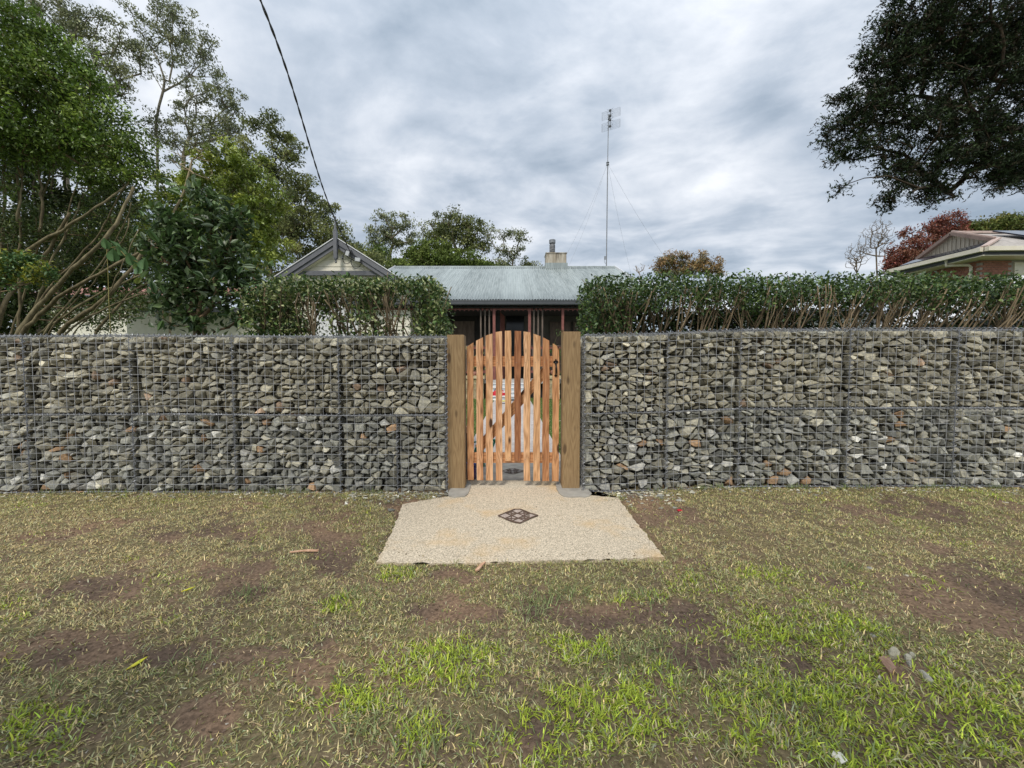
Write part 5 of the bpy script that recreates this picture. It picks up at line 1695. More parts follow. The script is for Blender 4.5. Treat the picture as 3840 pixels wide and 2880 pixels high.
tree('bushy_tree', 'rounded yellow green tree behind the left half of the corrugated roof', 'tree', 8, 40, [(1650, 1060), (1650, 1010)],
     [(1620, 950, 90, 40), (1690, 985, 170, 35), (1560, 985, 60, 40), (1800, 1000, 90, 20), (1500, 1000, 30, 30)], 190, 15000, .42, .3, YG, rt=.25, k=.3, seg=1, rtip=.02, group='bushy trees behind the cottage')
tree('bushy_tree', 'low yellow green bush between the gable and the corrugated roof', 'tree', 9, 32, [(1420, 1080), (1420, 1030)],
     [(1400, 960, 60, 35), (1440, 1005, 60, 40), (1500, 1010, 30, 35), (1350, 960, 40, 30), (1330, 1000, 60, 40)], 110, 9000, .34, .24, YG, rt=.15, k=.3, seg=1, rtip=.015, group='bushy trees behind the cottage')
tree('bushy_tree', 'very small dark treetop peeping over the ridge beside the chimney', 'tree', 10, 50, [(1985, 1060), (1985, 1020)],
     [(1985, 1003, 35, 14), (1900, 1000, 40, 14)], 40, 2500, .35, .3, GUMD, rt=.15, k=.3, seg=1, rtip=.02, group='bushy trees behind the cottage')
AUT = [(.20, .15, .075), (.14, .13, .06), (.28, .17, .09), (.10, .11, .05)]
tree('autumn_tree', 'round half brown half green tree behind the right hedge', 'tree', 11, 50, [(2530, 1060), (2530, 1010)],
     [(2530, 975, 60, 25), (2490, 1000, 40, 30), (2570, 1000, 50, 30), (2540, 1020, 80, 30)], 95, 5200, .38, .28, AUT, rt=.25, k=.3, seg=1, rtip=.02, bark=(1.3, 1.2, 1.1))
ORG = [(.30, .19, .09), (.25, .19, .10), (.18, .16, .08)]
tree('autumn_tree', 'thin golden orange tree with two spires behind the right hedge', 'tree', 12, 48, [(2655, 1060), (2655, 1020)],
     [(2638, 965, 20, 26), (2640, 995, 28, 28), (2690, 985, 18, 24), (2680, 1015, 40, 22), (2620, 1005, 20, 20)], 80, 2800, .28, .26, ORG, rt=.15, k=.3, seg=1, rtip=.018)
RED = [(.155, .05, .045), (.20, .075, .055), (.11, .04, .035), (.20, .10, .065)]
tree('red_tree', 'rounded red leaved autumn tree left of the brick house', 'tree', 13, 30, [(3420, 1060), (3420, 1000)],
     [(3410, 885, 35, 30), (3430, 920, 60, 40), (3390, 960, 60, 45), (3450, 975, 60, 40), (3350, 985, 30, 30), (3400, 1010, 80, 30)], 160, 7500, .24, .19, RED, rt=.15, k=.25, seg=.7, rtip=.012, bark=(1.2, 1.1, 1.1), group='red autumn trees by the brick house')
tree('red_tree', 'taller red leaved autumn tree directly behind the tan gable', 'tree', 14, 32, [(3545, 1060), (3540, 950)],
     [(3560, 830, 50, 30), (3525, 850, 50, 35), (3580, 860, 45, 35), (3500, 900, 40, 50), (3560, 910, 70, 50), (3480, 860, 22, 20)], 150, 6000, .25, .19, RED, rt=.15, k=.25, seg=.7, rtip=.012, bark=(1.2, 1.1, 1.1), group='red autumn trees by the brick house')
tree('bushy_tree', 'dark green flat topped tree above the solar panels', 'tree', 15, 34, [(3740, 1000), (3740, 900)],
     [(3700, 845, 70, 20), (3770, 835, 70, 25), (3830, 845, 60, 25), (3660, 855, 50, 16), (3900, 840, 60, 30), (3750, 860, 130, 22)], 150, 11000, .36, .25, [(.10, .13, .035), (.07, .10, .03), (.15, .14, .04)], rt=.2, k=.3, seg=1, rtip=.015)
tree('bare_tree', 'bare leafless tree with a fine fan of twigs left of the red trees', 'tree', 16, 36, [(3290, 1060), (3286, 960), (3285, 930)],
     [(3300, 880, 45, 60), (3260, 900, 35, 55), (3320, 920, 35, 45), (3300, 850, 30, 40)], 520, 0, 0, 0, RED, rt=.06, k=.12, seg=.7, wob=.08, rtip=.0085, rexp=.40, bark=(1.15, 1.1, 1.1), sides=4, group='bare trees behind the right hedge')
tree('bare_tree', 'smaller bare leafless tree left of the fine fanned one', 'tree', 17, 36, [(3215, 1060), (3212, 985)],
     [(3210, 950, 35, 45), (3190, 980, 25, 30), (3235, 960, 25, 40)], 300, 0, 0, 0, RED, rt=.05, k=.12, seg=.7, wob=.08, rtip=.0085, rexp=.40, bark=(1.15, 1.1, 1.1), sides=4, group='bare trees behind the right hedge')
tree('bare_tree', 'tiny bare treetop faintly showing left of the brown autumn tree', 'tree', 18, 50, [(2400, 1060), (2400, 1030)],
     [(2400, 1005, 25, 18)], 45, 0, 0, 0, RED, rt=.07, k=.12, seg=.8, wob=.10, rtip=.015, rexp=.34, bark=(2.2, 2.0, 2.0), sides=4, group='bare trees behind the right hedge')

# bright green tree with bare pale branch, mid distance
BR = [(.13, .185, .032), (.19, .25, .045), (.085, .125, .025), (.28, .32, .07)]
tf = tree('bright_tree', 'bright yellow green tree behind the dark big leaved shrub', 'tree', 20, 8.6, [(760, 1150), (770, 900), (790, 780)],
     [(850, 580, 90, 45), (920, 640, 100, 70), (790, 660, 110, 80), (700, 730, 110, 100), (980, 760, 90, 90), (880, 800, 150, 140), (720, 900, 140, 120), (1000, 930, 80, 120), (840, 980, 150, 120), (640, 830, 90, 90)],
     300, 27000, .115, .08, BR, rt=.07, k=.3, seg=.3, rtip=.004, bark=(1.3, 1.25, 1.1), m=M_leaf, asp=.5)
rng = np.random.default_rng(31)
tb = [(655, 790), (690, 720), (712, 640), (720, 600)]
bt = thing('bare_branches', 'pale leafless branches standing up out of the bright green tree', 'dead tree', P(640, 1240, 8.0) * np.array([1, 1, 0]))
sd_ = [(np.array([P(620, 1200, 8.0)[0], 8.0, -.1]), -1), (P(640, 950, 8.0), 0)] + [(P(u, v, 8.0), i + 1) for i, (u, v) in enumerate(tb)]
tg = blob_points([(760, 570, 60, 30), (700, 570, 50, 40), (740, 640, 70, 30), (650, 600, 30, 40)], 8.0, 34, rng)
Pn, par, rad = skeleton(sd_, tg, rng, .1, .25, .2, .005, .42, .022)
branch_mesh('branches', Pn, par, rad, M_bark, bt, (2.3, 2.25, 1.95), 1, 5)

# dark leaved tree filling the background on the far left
DK = [(.035, .055, .018), (.05, .072, .022), (.025, .04, .015), (.075, .09, .03)]
tree('dark_tree', 'dense dark green tree filling the gaps behind the leaning stems on the left', 'tree', 21, 10.5, [(150, 1200), (180, 950)],
     [(100, 850, 260, 160), (380, 820, 190, 150), (60, 1050, 220, 120), (330, 1020, 230, 110), (520, 960, 110, 120), (-200, 900, 200, 250), (200, 640, 300, 120), (120, 480, 250, 130), (-80, 1180, 200, 80), (40, 1230, 100, 60), (150, 1190, 90, 50), (560, 1130, 70, 60), (380, 1130, 90, 40)],
     420, 32000, .22, .15, DK, rt=.12, k=.3, seg=.5, rtip=.006, m=M_leafm)

# big leaning shrub, stem by stem
shr = thing('leaning_shrub', 'large dense dark green shrub with many long leaning brown stems on the left', 'shrub', P(90, 1500, 6.0) * np.array([1, 1, 0]))
rng = np.random.default_rng(40)
stems = [
    ([(57, 1243), (120, 1175), (177, 1116), (221, 1075), (272, 1002), (348, 952), (411, 873), (459, 800), (500, 700)], .050, 6.0),
    ([(79, 1243), (190, 1142), (240, 1094), (285, 1078), (370, 1028), (443, 990), (506, 952), (585, 917), (640, 880)], .042, 5.9),
    ([(215, 1243), (263, 1211), (348, 1158), (405, 1110), (443, 1069), (494, 1006), (538, 952), (570, 879), (600, 800)], .046, 5.8),
    ([(142, 1243), (237, 1195), (285, 1158), (332, 1116), (380, 1104), (475, 1053), (540, 1030)], .028, 6.1),
    ([(-20, 1243), (5, 1180), (19, 1116), (50, 1080), (110, 1040), (160, 990), (200, 900), (260, 800)], .048, 6.3),
    ([(350, 1243), (411, 1180), (459, 1132), (510, 1080), (560, 1060)], .036, 6.2),
    ([(60, 1000), (76, 958), (133, 917), (190, 885), (253, 857), (272, 832), (335, 800), (420, 740), (480, 690)], .030, 6.2),
    ([(70, 1243), (76, 1100), (72, 980), (76, 800), (60, 650)], .030, 6.6),
    ([(-10, 1150), (8, 900), (20, 780), (10, 600), (40, 480)], .038, 6.8),
    ([(100, 1240), (150, 1100), (200, 960), (250, 880), (300, 760), (360, 640)], .026, 6.5),
    ([(240, 1243), (330, 1190), (400, 1150), (480, 1120), (560, 1090)], .024, 5.7),
    ([(95, 1210), (180, 1080), (300, 960), (380, 870), (430, 760), (520, 620)], .022, 6.3),
    ([(160, 1243), (260, 1130), (370, 1000), (430, 900), (490, 800), (490, 760)], .018, 6.0),
    ([(40, 1240), (110, 1060), (150, 900), (150, 760), (190, 640), (230, 560)], .022, 6.7),
    ([(180, 1243), (290, 1120), (360, 1060), (410, 950), (480, 880), (485, 820)], .016, 5.9),
    ([(270, 1243), (330, 1200), (420, 1080), (450, 1010), (520, 860)], .014, 5.7),
    ([(-40, 1230), (-30, 1000), (-60, 800), (-40, 600)], .05, 6.2),
    ([(150, 870), (165, 760), (140, 620), (130, 500)], .02, 6.5), ([(60, 830), (90, 700), (70, 560)], .016, 6.4),
    ([(250, 900), (250, 800), (280, 700), (330, 600)], .014, 6.3)]
seedn = []
for si, (pp, r0, Y) in enumerate(stems):
    pts3 = [Vector(P(u, v, Y + .12 * math.sin(i * .9 + si))) for i, (u, v) in enumerate(pp)]
    if pp[0][1] > 1200 and si != 16 or si == 8:
        b_ = Vector((pts3[0].x - (pts3[1].x - pts3[0].x) * 1.2, pts3[0].y, -.05)); pts3 = [b_] + pts3
    fine_ = []
    for a_, c_ in zip(pts3[:-1], pts3[1:]):
        n_ = max(2, int((c_ - a_).length / .12))
        for q in range(n_): fine_.append(a_.lerp(c_, q / n_))
    fine_.append(pts3[-1])
    for _ in range(3): fine_ = [fine_[0]] + [(fine_[i - 1] + fine_[i] * 2 + fine_[i + 1]) / 4 for i in range(1, len(fine_) - 1)] + [fine_[-1]]
    rr = random.Random(si)
    fine_ = [p + Vector((rr.gauss(0, .005), rr.gauss(0, .008), rr.gauss(0, .005))) for p in fine_]
    n_ = len(fine_)
    mb = MB(); mb.tube(fine_, [r0 * (1 - .62 * i / n_) * (1 + .10 * math.sin(i * 1.3 + si)) for i in range(n_)], 8, True, (1.12, 1.10, .90) if si % 3 else (1.3, 1.32, 1.08))
    mb.build('stem', M_bark, shr, True, True)
    b0 = len(seedn)
    for i, p in enumerate(fine_):
        if i % 3 == 0 and i > n_ * .35: seedn.append((np.array(p), -1))
blA = [(60, 190, 190, 140), (200, 280, 170, 140), (330, 420, 150, 130), (120, 420, 220, 170), (440, 560, 110, 80), (300, 560, 220, 70), (60, 560, 200, 60), (520, 560, 60, 50), (550, 640, 60, 50), (-60, 400, 200, 300), (420, 680, 120, 35), (40, 60, 100, 60), (330, 260, 50, 60)]
cl = blob_points(blA, 6.3, 480, rng, .7)
Pn, par, rad = skeleton(seedn, cl, rng, .05, .22, .25, .003, .42, .03)
branch_mesh('twigs', Pn, par, rad, M_bark, shr, (1.35, 1.2, 1.0), len(seedn), 4)['kind'] = 'stuff'
AC = [(.065, .115, .02), (.10, .17, .025), (.036, .06, .014), (.20, .27, .055), (.07, .115, .022)]
crown('crown', cl, 46000, rng, .125, .060, .48, AC, M_leaf, shr, .8, 0, .3)
# lower sprays among the stems
blB = [(150, 850, 190, 90, .8), (400, 830, 150, 100, .6), (100, 1030, 120, 60, 1.0), (330, 940, 170, 90, 1.2), (480, 1150, 130, 60, .7), (560, 990, 70, 110, .4), (300, 1170, 180, 50, 1.2), (420, 1200, 60, 40, .2), (0, 960, 100, 100, 1.2)]
clB = blob_points(blB, 6.0, 400, rng, .35)
Pn, par, rad = skeleton(seedn, clB, rng, .05, .22, .25, .003, .42, .02)
branch_mesh('twigs', Pn, par, rad, M_bark, shr, (1.35, 1.2, 1.0), len(seedn), 4)['kind'] = 'stuff'
crown('lower_leaves', clB, 15000, rng, .13, .055, .45, [(.05, .085, .02), (.035, .06, .018), (.09, .11, .03)], M_leaf, shr, .8, 0, .35)

hang = thing('hanging_spray', 'glossy leafy branch with a few yellow leaves hanging at the left edge above the wall', 'shrub', P(20, 1240, 5.0) * np.array([1, 1, 0]))
clH = blob_points([(60, 990, 110, 40), (120, 1010, 80, 40), (30, 1040, 60, 40), (150, 1030, 60, 30), (10, 970, 60, 40)], 5.0, 60, rng, .5)
Pn, par, rad = skeleton([(np.array([P(-150, 1200, 5.0)[0], 5.0, -.1]), -1), (P(-120, 1060, 5.0), 0), (P(-40, 1000, 5.0), 1)], clH, rng, .2, .15, .2, .003, .45, .02)
branch_mesh('branches', Pn, par, rad, M_bark, hang, (1.3, 1.2, 1), 1, 5)
crown('leaves', clH, 2600, rng, .055, .05, .5, [(.06, .12, .04), (.08, .15, .05), (.05, .10, .035), (.06, .12, .04), (.30, .30, .03)], M_leaf, hang, .8, .2, .25)

# big leaved dark shrub; its largest leaves one by one
def big_leaf(name, m, col, heart=False):
    L = [(0, 0), (.10, .12), (.18, .30), (.20, .48), (.15, .72), (.06, .90), (0, 1.0)] if not heart else [(0, .06), (.18, -.04), (.36, .10), (.42, .34), (.32, .62), (.14, .86), (0, 1.05)]
    V = []; 
    for x_, y_ in L: V.append((x_, y_ - .5, .05 * math.sin(y_ * 3) + x_ * .25 - .10 * y_ * y_))
    for x_, y_ in L[1:-1]: V.append((-x_, y_ - .5, .05 * math.sin(y_ * 3) + x_ * .25 - .10 * y_ * y_))
    mids = [(0, y_ - .5, .05 * math.sin(y_ * 3) - .10 * y_ * y_) for x_, y_ in L[1:-1]]
    nL = len(L); V += mids; a0 = nL; c0 = nL + nL - 2
    F = []
    def R(i): return i
    def Lf(i): return a0 + i - 1 if 0 < i < nL - 1 else i
    def Mi(i): return c0 + i - 1 if 0 < i < nL - 1 else i
    for i in range(nL - 1):
        for S_ in (R, Lf):
            q = [S_(i), S_(i + 1), Mi(i + 1), Mi(i)]
            q2 = []
            for v in q:
                if v not in q2: q2.append(v)
            if len(q2) >= 3: F.append(tuple(q2))
    return mesh_from(name, np.array(V), F, True, col, m)


bls = thing('big_leaved_shrub', 'dark glossy shrub with large oval leaves in front of the bright green tree', 'shrub', P(720, 1500, 4.9) * np.array([1, 1, 0]))
rng = np.random.default_rng(55)
blG = [(770, 790, 80, 60), (680, 860, 80, 60), (850, 870, 80, 60), (760, 940, 130, 70), (660, 950, 60, 80), (880, 970, 80, 70), (840, 1060, 120, 60), (700, 1060, 110, 60), (920, 1050, 40, 40), (770, 1130, 120, 40), (620, 830, 40, 40), (760, 725, 50, 20), (620, 1130, 40, 40), (600, 930, 40, 60), (970, 1010, 30, 60), (900, 830, 60, 40), (960, 1150, 60, 40), (860, 1200, 110, 30), (700, 1200, 120, 25)]
cl = blob_points(blG, 4.9, 250, rng, .6)
tb_ = P(735, 1240, 4.9)
sd_ = [(np.array([tb_[0], 4.9, -.1]), -1), (np.array([tb_[0] + .01, 4.9, 1.55]), 0), (P(742, 1190, 4.9), 1), (P(760, 1120, 4.9), 2)]
Pn, par, rad = skeleton(sd_, cl, rng, .25, .15, .15, .004, .5, .05)
branch_mesh('stem', Pn[:4], par[:4], np.array([.045, .045, .04, .03]), M_bark, bls, (1.1, .95, .8), 1, 8)
branch_mesh('branches', Pn, par, rad, M_bark, bls, (1.2, 1.0, .85), 4, 5)
GC = [(.042, .078, .026), (.070, .12, .038), (.030, .05, .022), (.12, .17, .075)]
crown('small_leaves', cl, 4200, rng, .09, .10, .5, GC, M_leaf, bls, .85, .15, .25)
lms = [big_leaf('leaf', M_leaf, c_) for c_ in ((.05, .095, .03), (.09, .165, .045), (.17, .24, .12), (.036, .065, .028), (.28, .35, .22))]  # palest tones paint in leaves that catch the light
for i in range(290):
    c = cl[rng.integers(0, len(cl))] + rng.normal(0, .06, 3); c[1] -= abs(rng.normal(0, .12)) + .05
    o = link('leaf', lms[int(rng.choice(5, p=[.36, .26, .15, .15, .08]))], bls, c)
    s = rng.uniform(.10, .165); o.scale = (s, s, s)
    o.rotation_euler = (rng.normal(-.35, .6), rng.normal(0, .55), rng.uniform(0, 6.28))
# climbing vine with pale heart shaped leaves between the shrubs
vn = thing('vine', 'climbing vine with a few pale green heart shaped leaves between the two shrubs', 'vine', P(420, 1240, 4.6) * np.array([1, 1, 0]))
vm = [big_leaf('leaf', M_leaf, c_, True) for c_ in ((.13, .24, .09), (.22, .33, .10), (.30, .36, .08))]
mb = MB()
vp = [(415, 1250), (408, 1120), (405, 1010), (400, 930), (440, 925), (470, 960), (520, 985), (560, 1000)]
pts_ = [Vector(P(u, v, 4.6 + .05 * math.sin(i))) for i, (u, v) in enumerate(vp)]
pts_ = [Vector((pts_[0].x, 4.6, -.05))] + pts_
mb.tube(pts_, .004, 5, True, (1.8, 1.9, 1.0)); mb.build('stem', M_bark, vn, True, True)
for (u, v, s, k_, rz) in ((395, 912, 34, 0, .4), (430, 918, 30, 0, -.3), (450, 938, 30, 0, .2), (425, 955, 38, 0, 1), (487, 970, 38, 0, .3), (540, 988, 36, 0, 1.2), (515, 1010, 30, 0, .2), (543, 1030, 30, 1, 2.0), (525, 1048, 32, 2, 1.6), (510, 1000, 24, 1, .5)):
    o = link('leaf', vm[k_], vn, P(u, v, 4.55)); s *= ptm(4.55) * 1.15; o.scale = (s, s, s); o.rotation_euler = (math.pi / 2 * .75 + rng.normal(0, .25), rng.normal(0, .3), math.pi + rz)

# ------------------------------------------------------------------ hedges
def hedge(name, label, X0, X1, Yf, Yb, ztop, nleaf, seed, dens, nstem, size, cols, leanx):
    rng = np.random.default_rng(seed)
    root = thing(name, label, 'hedge', ((X0 + X1) / 2, (Yf + Yb) / 2, 0), 'clipped hedges behind the stone walls')
    # stems
    allA = []; seeds = []
    for s_ in range(nstem):
        x = X0 + .12 + (X1 - X0 - .24) * (s_ + rng.uniform(.2, .8)) / nstem; y = rng.uniform(Yf + .12, (Yf + Yb) / 2)
        pts_ = []; segs = []
        top = np.array([x + rng.normal(0, .05), y, rng.uniform(1.35, 1.6)])
        segs.append(([(x + rng.normal(0, .04), y, -.05), tuple(top)], rng.uniform(.012, .022)))
        nf = rng.integers(2, 5)
        for q in range(nf):
            a_ = rng.normal(leanx(x), .42); b_ = rng.normal(-.12, .2)
            L_ = rng.uniform(.55, 1.0)
            p = top.copy(); line = [tuple(p)]; vx, vy = a_ * .6, b_
            for t_ in range(7):
                p = p + np.array([vx * L_ / 7 + rng.normal(0, .010), vy * L_ / 7 + rng.normal(0, .01), L_ / 7]); vx += rng.normal(-.02 * np.sign(a_), .10)
                if p[2] > ztop - .12: break
                p[1] = min(max(p[1], Yf + .03), Yb - .05); line.append(tuple(p))
            segs.append((line, rng.uniform(.007, .013)))
            if rng.random() < .8 and len(line) > 3:
                st_ = np.array(line[2]); ln = [tuple(st_)]; vx = -vx + rng.normal(0, .3)
                for t_ in range(4): st_ = st_ + np.array([vx * .1, rng.normal(0, .02), .11]); ln.append(tuple(st_))
                segs.append((ln, .005))
        mb = MB()
        tt = np.array([1.35, 1.24, 1.08]) * rng.uniform(.7, 1.25)
        for line, r_ in segs: mb.tube(line, [r_ * (1 - .45 * i / len(line)) for i in range(len(line))], 5, True, tuple(tt))
        mb.build('stem', M_bark, root, True, True)
    # foliage, denser near the faces and the top
    out = []
    need = nleaf
    while need > 0:
        m_ = need * 4
        x = rng.uniform(X0, X1, m_); y = rng.uniform(Yf, Yb, m_); z = rng.uniform(1.15, ztop, m_)
        k = rng.random(m_) < dens(x, y, z, rng)
        pts_ = np.stack([x[k], y[k], z[k]], 1)[:need]; out.append(pts_); need -= len(pts_)
    C = np.concatenate(out); n = len(C)
    # rough clipped face
    C[:, 1] += (fbm(C[:, 0], C[:, 2], 5.5, 3, seed) - .5) * .22 + rng.normal(0, .03, n)
    C[:, 2] += ((fbm(C[:, 0], C[:, 1], 4.0, 3, seed + 9) - .5) * .09 + rng.normal(0, .014, n)) * smooth01(1.6, ztop, C[:, 2])
    C[:, 0] += (fbm(C[:, 1] + 5, C[:, 2], 6.0, 3, seed + 5) - .5) * .16
    cl_ = np.array(cols)[rng.integers(0, len(cols), n)]
    patch_ = fbm(C[:, 0], C[:, 2] + C[:, 1], 6, 3, seed + 2)
    cl_ = cl_ * (.70 + .6 * patch_)[:, None] * rng.lognormal(0, .25, (n, 1))
    D = rdir(n, rng, .2)
    leaf_mesh('foliage', C, D, rng.uniform(.7, 1.3, n) * size, .48, M_leaf, root, cl_, rng)
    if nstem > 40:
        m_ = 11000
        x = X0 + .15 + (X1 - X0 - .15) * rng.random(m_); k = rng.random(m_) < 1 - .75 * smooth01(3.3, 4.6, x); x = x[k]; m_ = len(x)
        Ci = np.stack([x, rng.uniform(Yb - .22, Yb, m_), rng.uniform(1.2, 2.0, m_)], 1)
        leaf_mesh('inner_leaves', Ci, rdir(m_, rng), rng.uniform(.06, .10, m_), .5, M_leafm, root, np.array([.035, .04, .022]) * rng.lognormal(0, .3, (m_, 1)), rng)  # leaf colour darkened for the shade deep inside the hedge
    # shoots sticking out of the top
    sh = []; 
    for _ in range(int((X1 - X0) * 3.2)):
        x = rng.uniform(X0 + .1, X1 - .1); y = rng.uniform(Yf + .05, Yb - .1)
        for q in range(int(rng.integers(4, 9))): sh.append((x + rng.normal(0, .018), y + rng.normal(0, .015), ztop - .04 + rng.uniform(0, .13)))
    sh = np.array(sh)
    leaf_mesh('new_shoots', sh, rdir(len(sh), rng, .8), rng.uniform(.7, 1.2, len(sh)) * size * .95, .4, M_leaf, root, np.array(cols)[rng.integers(0, len(cols), len(sh))] * 1.5 + np.array([.02, .03, 0]), rng)['kind'] = 'stuff'
    return root


HC = [(.038, .078, .024), (.055, .105, .028), (.026, .05, .018), (.085, .13, .035), (.12, .17, .055), (.040, .075, .024)]
YR = 4.55
xr0 = P(2200, 1100, YR)[0]


def densR(x, y, z, rng):
    top = smooth01(1.90, 2.08, z + (fbm(x, y, 3, 3, 3) - .5) * .45)
    lowend = (1 - smooth01(xr0 + .25, xr0 + .75, x))
    gaps = smooth01(3.4, 4.6, x)
    back = smooth01(YR + .5, YR + .62, y) * (1 - .72 * gaps) * .95
    d_ = np.maximum(top, np.maximum(lowend * .8, back)) + .008
    # clipped shoulder
    r_ = np.maximum(np.abs(y - (YR + .4)) / .42, 0) ** 4 * .10
    return np.where(z > 2.37 - r_, 0, d_) * np.where((x < xr0 + .10) & (z > 2.28), .0, 1)


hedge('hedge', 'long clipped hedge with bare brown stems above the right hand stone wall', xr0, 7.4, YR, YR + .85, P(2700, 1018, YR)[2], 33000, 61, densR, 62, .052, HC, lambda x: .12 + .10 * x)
YL = 4.5
xl1 = P(1672, 1150, YL)[0]; xl0 = P(890, 1150, YL)[0]


def densL(x, y, z, rng):
    top = smooth01(1.95, 2.15, z + (fbm(x, y, 3, 3, 8) - .5) * .5)
    lowend = smooth01(xl1 - .55, xl1 - .15, x); lowl = 1 - smooth01(xl0 + .3, xl0 + .9, x)
    holes = smooth01(.40, .56, fbm(x * 1.0, z, 5.5, 3, 19))
    d_ = np.maximum(top, np.maximum(np.maximum(lowend, lowl) * .8, .30 * holes + .02))
    rr_ = np.maximum(0, x - (xl1 - .28)) / .28
    ll_ = np.clip((xl0 + .75 - x) / .75, 0, 1)
    return np.where(z > 2.30 - .32 * rr_ ** 2.2 - .12 * ll_, 0, d_)


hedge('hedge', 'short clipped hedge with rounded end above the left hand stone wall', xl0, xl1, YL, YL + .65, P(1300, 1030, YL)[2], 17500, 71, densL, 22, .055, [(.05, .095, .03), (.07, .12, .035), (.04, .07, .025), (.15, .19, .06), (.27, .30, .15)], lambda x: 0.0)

# potted plants at the verandah
for (u, v, s, cols_, lab) in ((1781, 1405, .20, [(.12, .16, .05), (.4, .38, .2)], 'leafy plant with pale flowers on the left stone pier'),
                              (2075, 1400, .22, [(.07, .12, .04), (.12, .18, .06)], 'leafy green plant on the right stone pier')):
    c = P(u, v, HY - .15)
    pl_ = thing('potted_plant', lab, 'plant', c)
    rg = np.random.default_rng(int(u))
    cl = c + np.array([0, 0, .45]) + rg.normal(0, 1, (26, 3)) * np.array([s, s * .6, s * 1.6])
    Pn, par, rad = skeleton([(c, -1), (c + np.array([0, 0, .15]), 0)], cl, rg, .3, .15, .1, .004, .4, .02)
    branch_mesh('stems', Pn, par, rad, M_bark, pl_, (1, 1.2, .8), 1, 4)
    crown('leaves', cl, 900, rg, .07, .06, .5, cols_, M_leafm, pl_)
    mb = MB(); mb.lathe(tuple(c - np.array([0, 0, .04])), [(.09, 0), (.13, .16), (.12, .16)], 12); mb.build('pot', M_terra, pl_, True)

# ------------------------------------------------------------------ conifer overhanging on the right
rng = np.random.default_rng(81)
CYT = 9.0
con = thing('conifer', 'huge dark conifer overhanging from the right with drooping branch ends', 'tree', (P(4250, 900, CYT)[0], CYT, 0))
blC = [(3700, 60, 380, 160), (3560, 130, 230, 150), (3420, 60, 130, 110), (3400, 190, 170, 110), (3330, 300, 110, 90), (3300, 390, 150, 70), (3190, 380, 55, 55), (3230, 470, 120, 60), (3120, 485, 65, 50), (3400, 500, 180, 90), (3620, 420, 260, 200),
       (3780, 300, 250, 200), (3140, 580, 60, 45), (3260, 570, 130, 50), (3450, 610, 180, 60), (3650, 620, 200, 80), (3820, 560, 200, 110), (3150, 715, 45, 22), (3340, 690, 70, 40), (3340, 750, 45, 30), (3480, 700, 80, 55), (3530, 760, 60, 35), (3740, 690, 60, 50), (3800, 650, 100, 60), (4000, 400, 250, 300), (3960, 100, 250, 200), (3260, 250, 50, 50)]
tx_ = P(4250, 900, CYT)[0]
sd_ = [(np.array([tx_, CYT, -.1]), -1)]
tr_pts = [(tx_, CYT, -.1)] + [(tx_ + .05 * math.sin(k), CYT, k * .55) for k in range(1, 30)]
mb = MB(); mb.tube(tr_pts, [.36 - .008 * k for k in range(30)], 10, True, (.5, .46, .42)); mb.build('trunk', M_bark, con, True, True)
sd_ = [(np.array([tx_, CYT, 6.6]), -1)]
for k in range(1, 16): sd_.append((np.array([tx_, CYT, 6.6 + k * .5]), k - 1))
cl = blob_points(blC, CYT, 1150, rng, .75)
sdn = list(sd_)
limb_targets = [P(u, v, CYT + dy_) for u, v, dy_ in ((3220, 480, 0), (3330, 660, -.4), (3300, 560, .5), (3420, 640, 0), (3350, 350, .6), (3250, 400, -.5), (3480, 150, 0), (3420, 720, -.7), (3560, 720, .3), (3600, 300, -.8), (3700, 620, .6), (3520, 500, -.6))]
Pn, par, rad = skeleton(sdn, limb_targets, rng, .6, .45, .12, .022, .3, .3)
seeds2 = [(Pn[i], int(par[i])) for i in range(len(Pn))]
rad1 = rad.copy(); n1 = len(Pn)
Pn, par, rad = skeleton(seeds2, cl, rng, .12, .3, .16, .007, .42, .2)
rad[:n1] = np.maximum(rad[:n1], np.maximum(rad1 * .8, .012))
branch_mesh('limbs', Pn, par, rad, M_bark, con, (.32, .28, .25), 16, 5)
CC = [(.020, .032, .015), (.026, .042, .018), (.016, .022, .013), (.036, .031, .020), (.032, .052, .020)]
# feathery sprays: needles set along little twigs
k = rng.integers(0, len(cl), 17000)
dirs = rdir(len(k), rng, -.15, .6)
axis0 = cl[k] + rng.normal(0, 1, (len(k), 3)) * np.array([.10, .10, .065])
nn2 = 9
tpar = np.tile(np.linspace(-.5, .5, nn2), len(k)); ax = np.repeat(axis0, nn2, 0); dd = np.repeat(dirs, nn2, 0)
C = ax + dd * (tpar * .20)[:, None] + rng.normal(0, .012, (len(ax), 3))
D = dd * .8 + rdir(len(ax), rng) * .75; D /= np.linalg.norm(D, axis=1, keepdims=True)
cb = np.repeat(np.array(CC)[rng.integers(0, 5, len(k))] * rng.lognormal(0, .25, (len(k), 1)), nn2, 0)
leaf_mesh('foliage', C, D, rng.uniform(.05, .10, len(C)), .30, M_leafm, con, cb * rng.lognormal(0, .15, (len(C), 1)), rng)

# ------------------------------------------------------------------ litter on the verge
def lay(name, label, cat, u, v, outline, thick, m, rz, group=None, tilt=0):
    c = G(u, v); n = len(outline)
    V = [(x, y, thick * (1 + .3 * math.sin(x * 90))) for x, y in outline] + [(x, y, 0) for x, y in outline]
    me = mesh_from(name, np.array(V), [tuple(range(n)), tuple(range(2 * n - 1, n - 1, -1))] + [(i, (i + 1) % n, n + (i + 1) % n, n + i) for i in range(n)], False, None, m)
    o = link(name, me, None, (c[0], c[1], float(zsoil(np.array(c[0]), np.array(c[1]))) + .008)); o.rotation_euler = (tilt, 0, rz)
    return tag(o, label, cat, group)


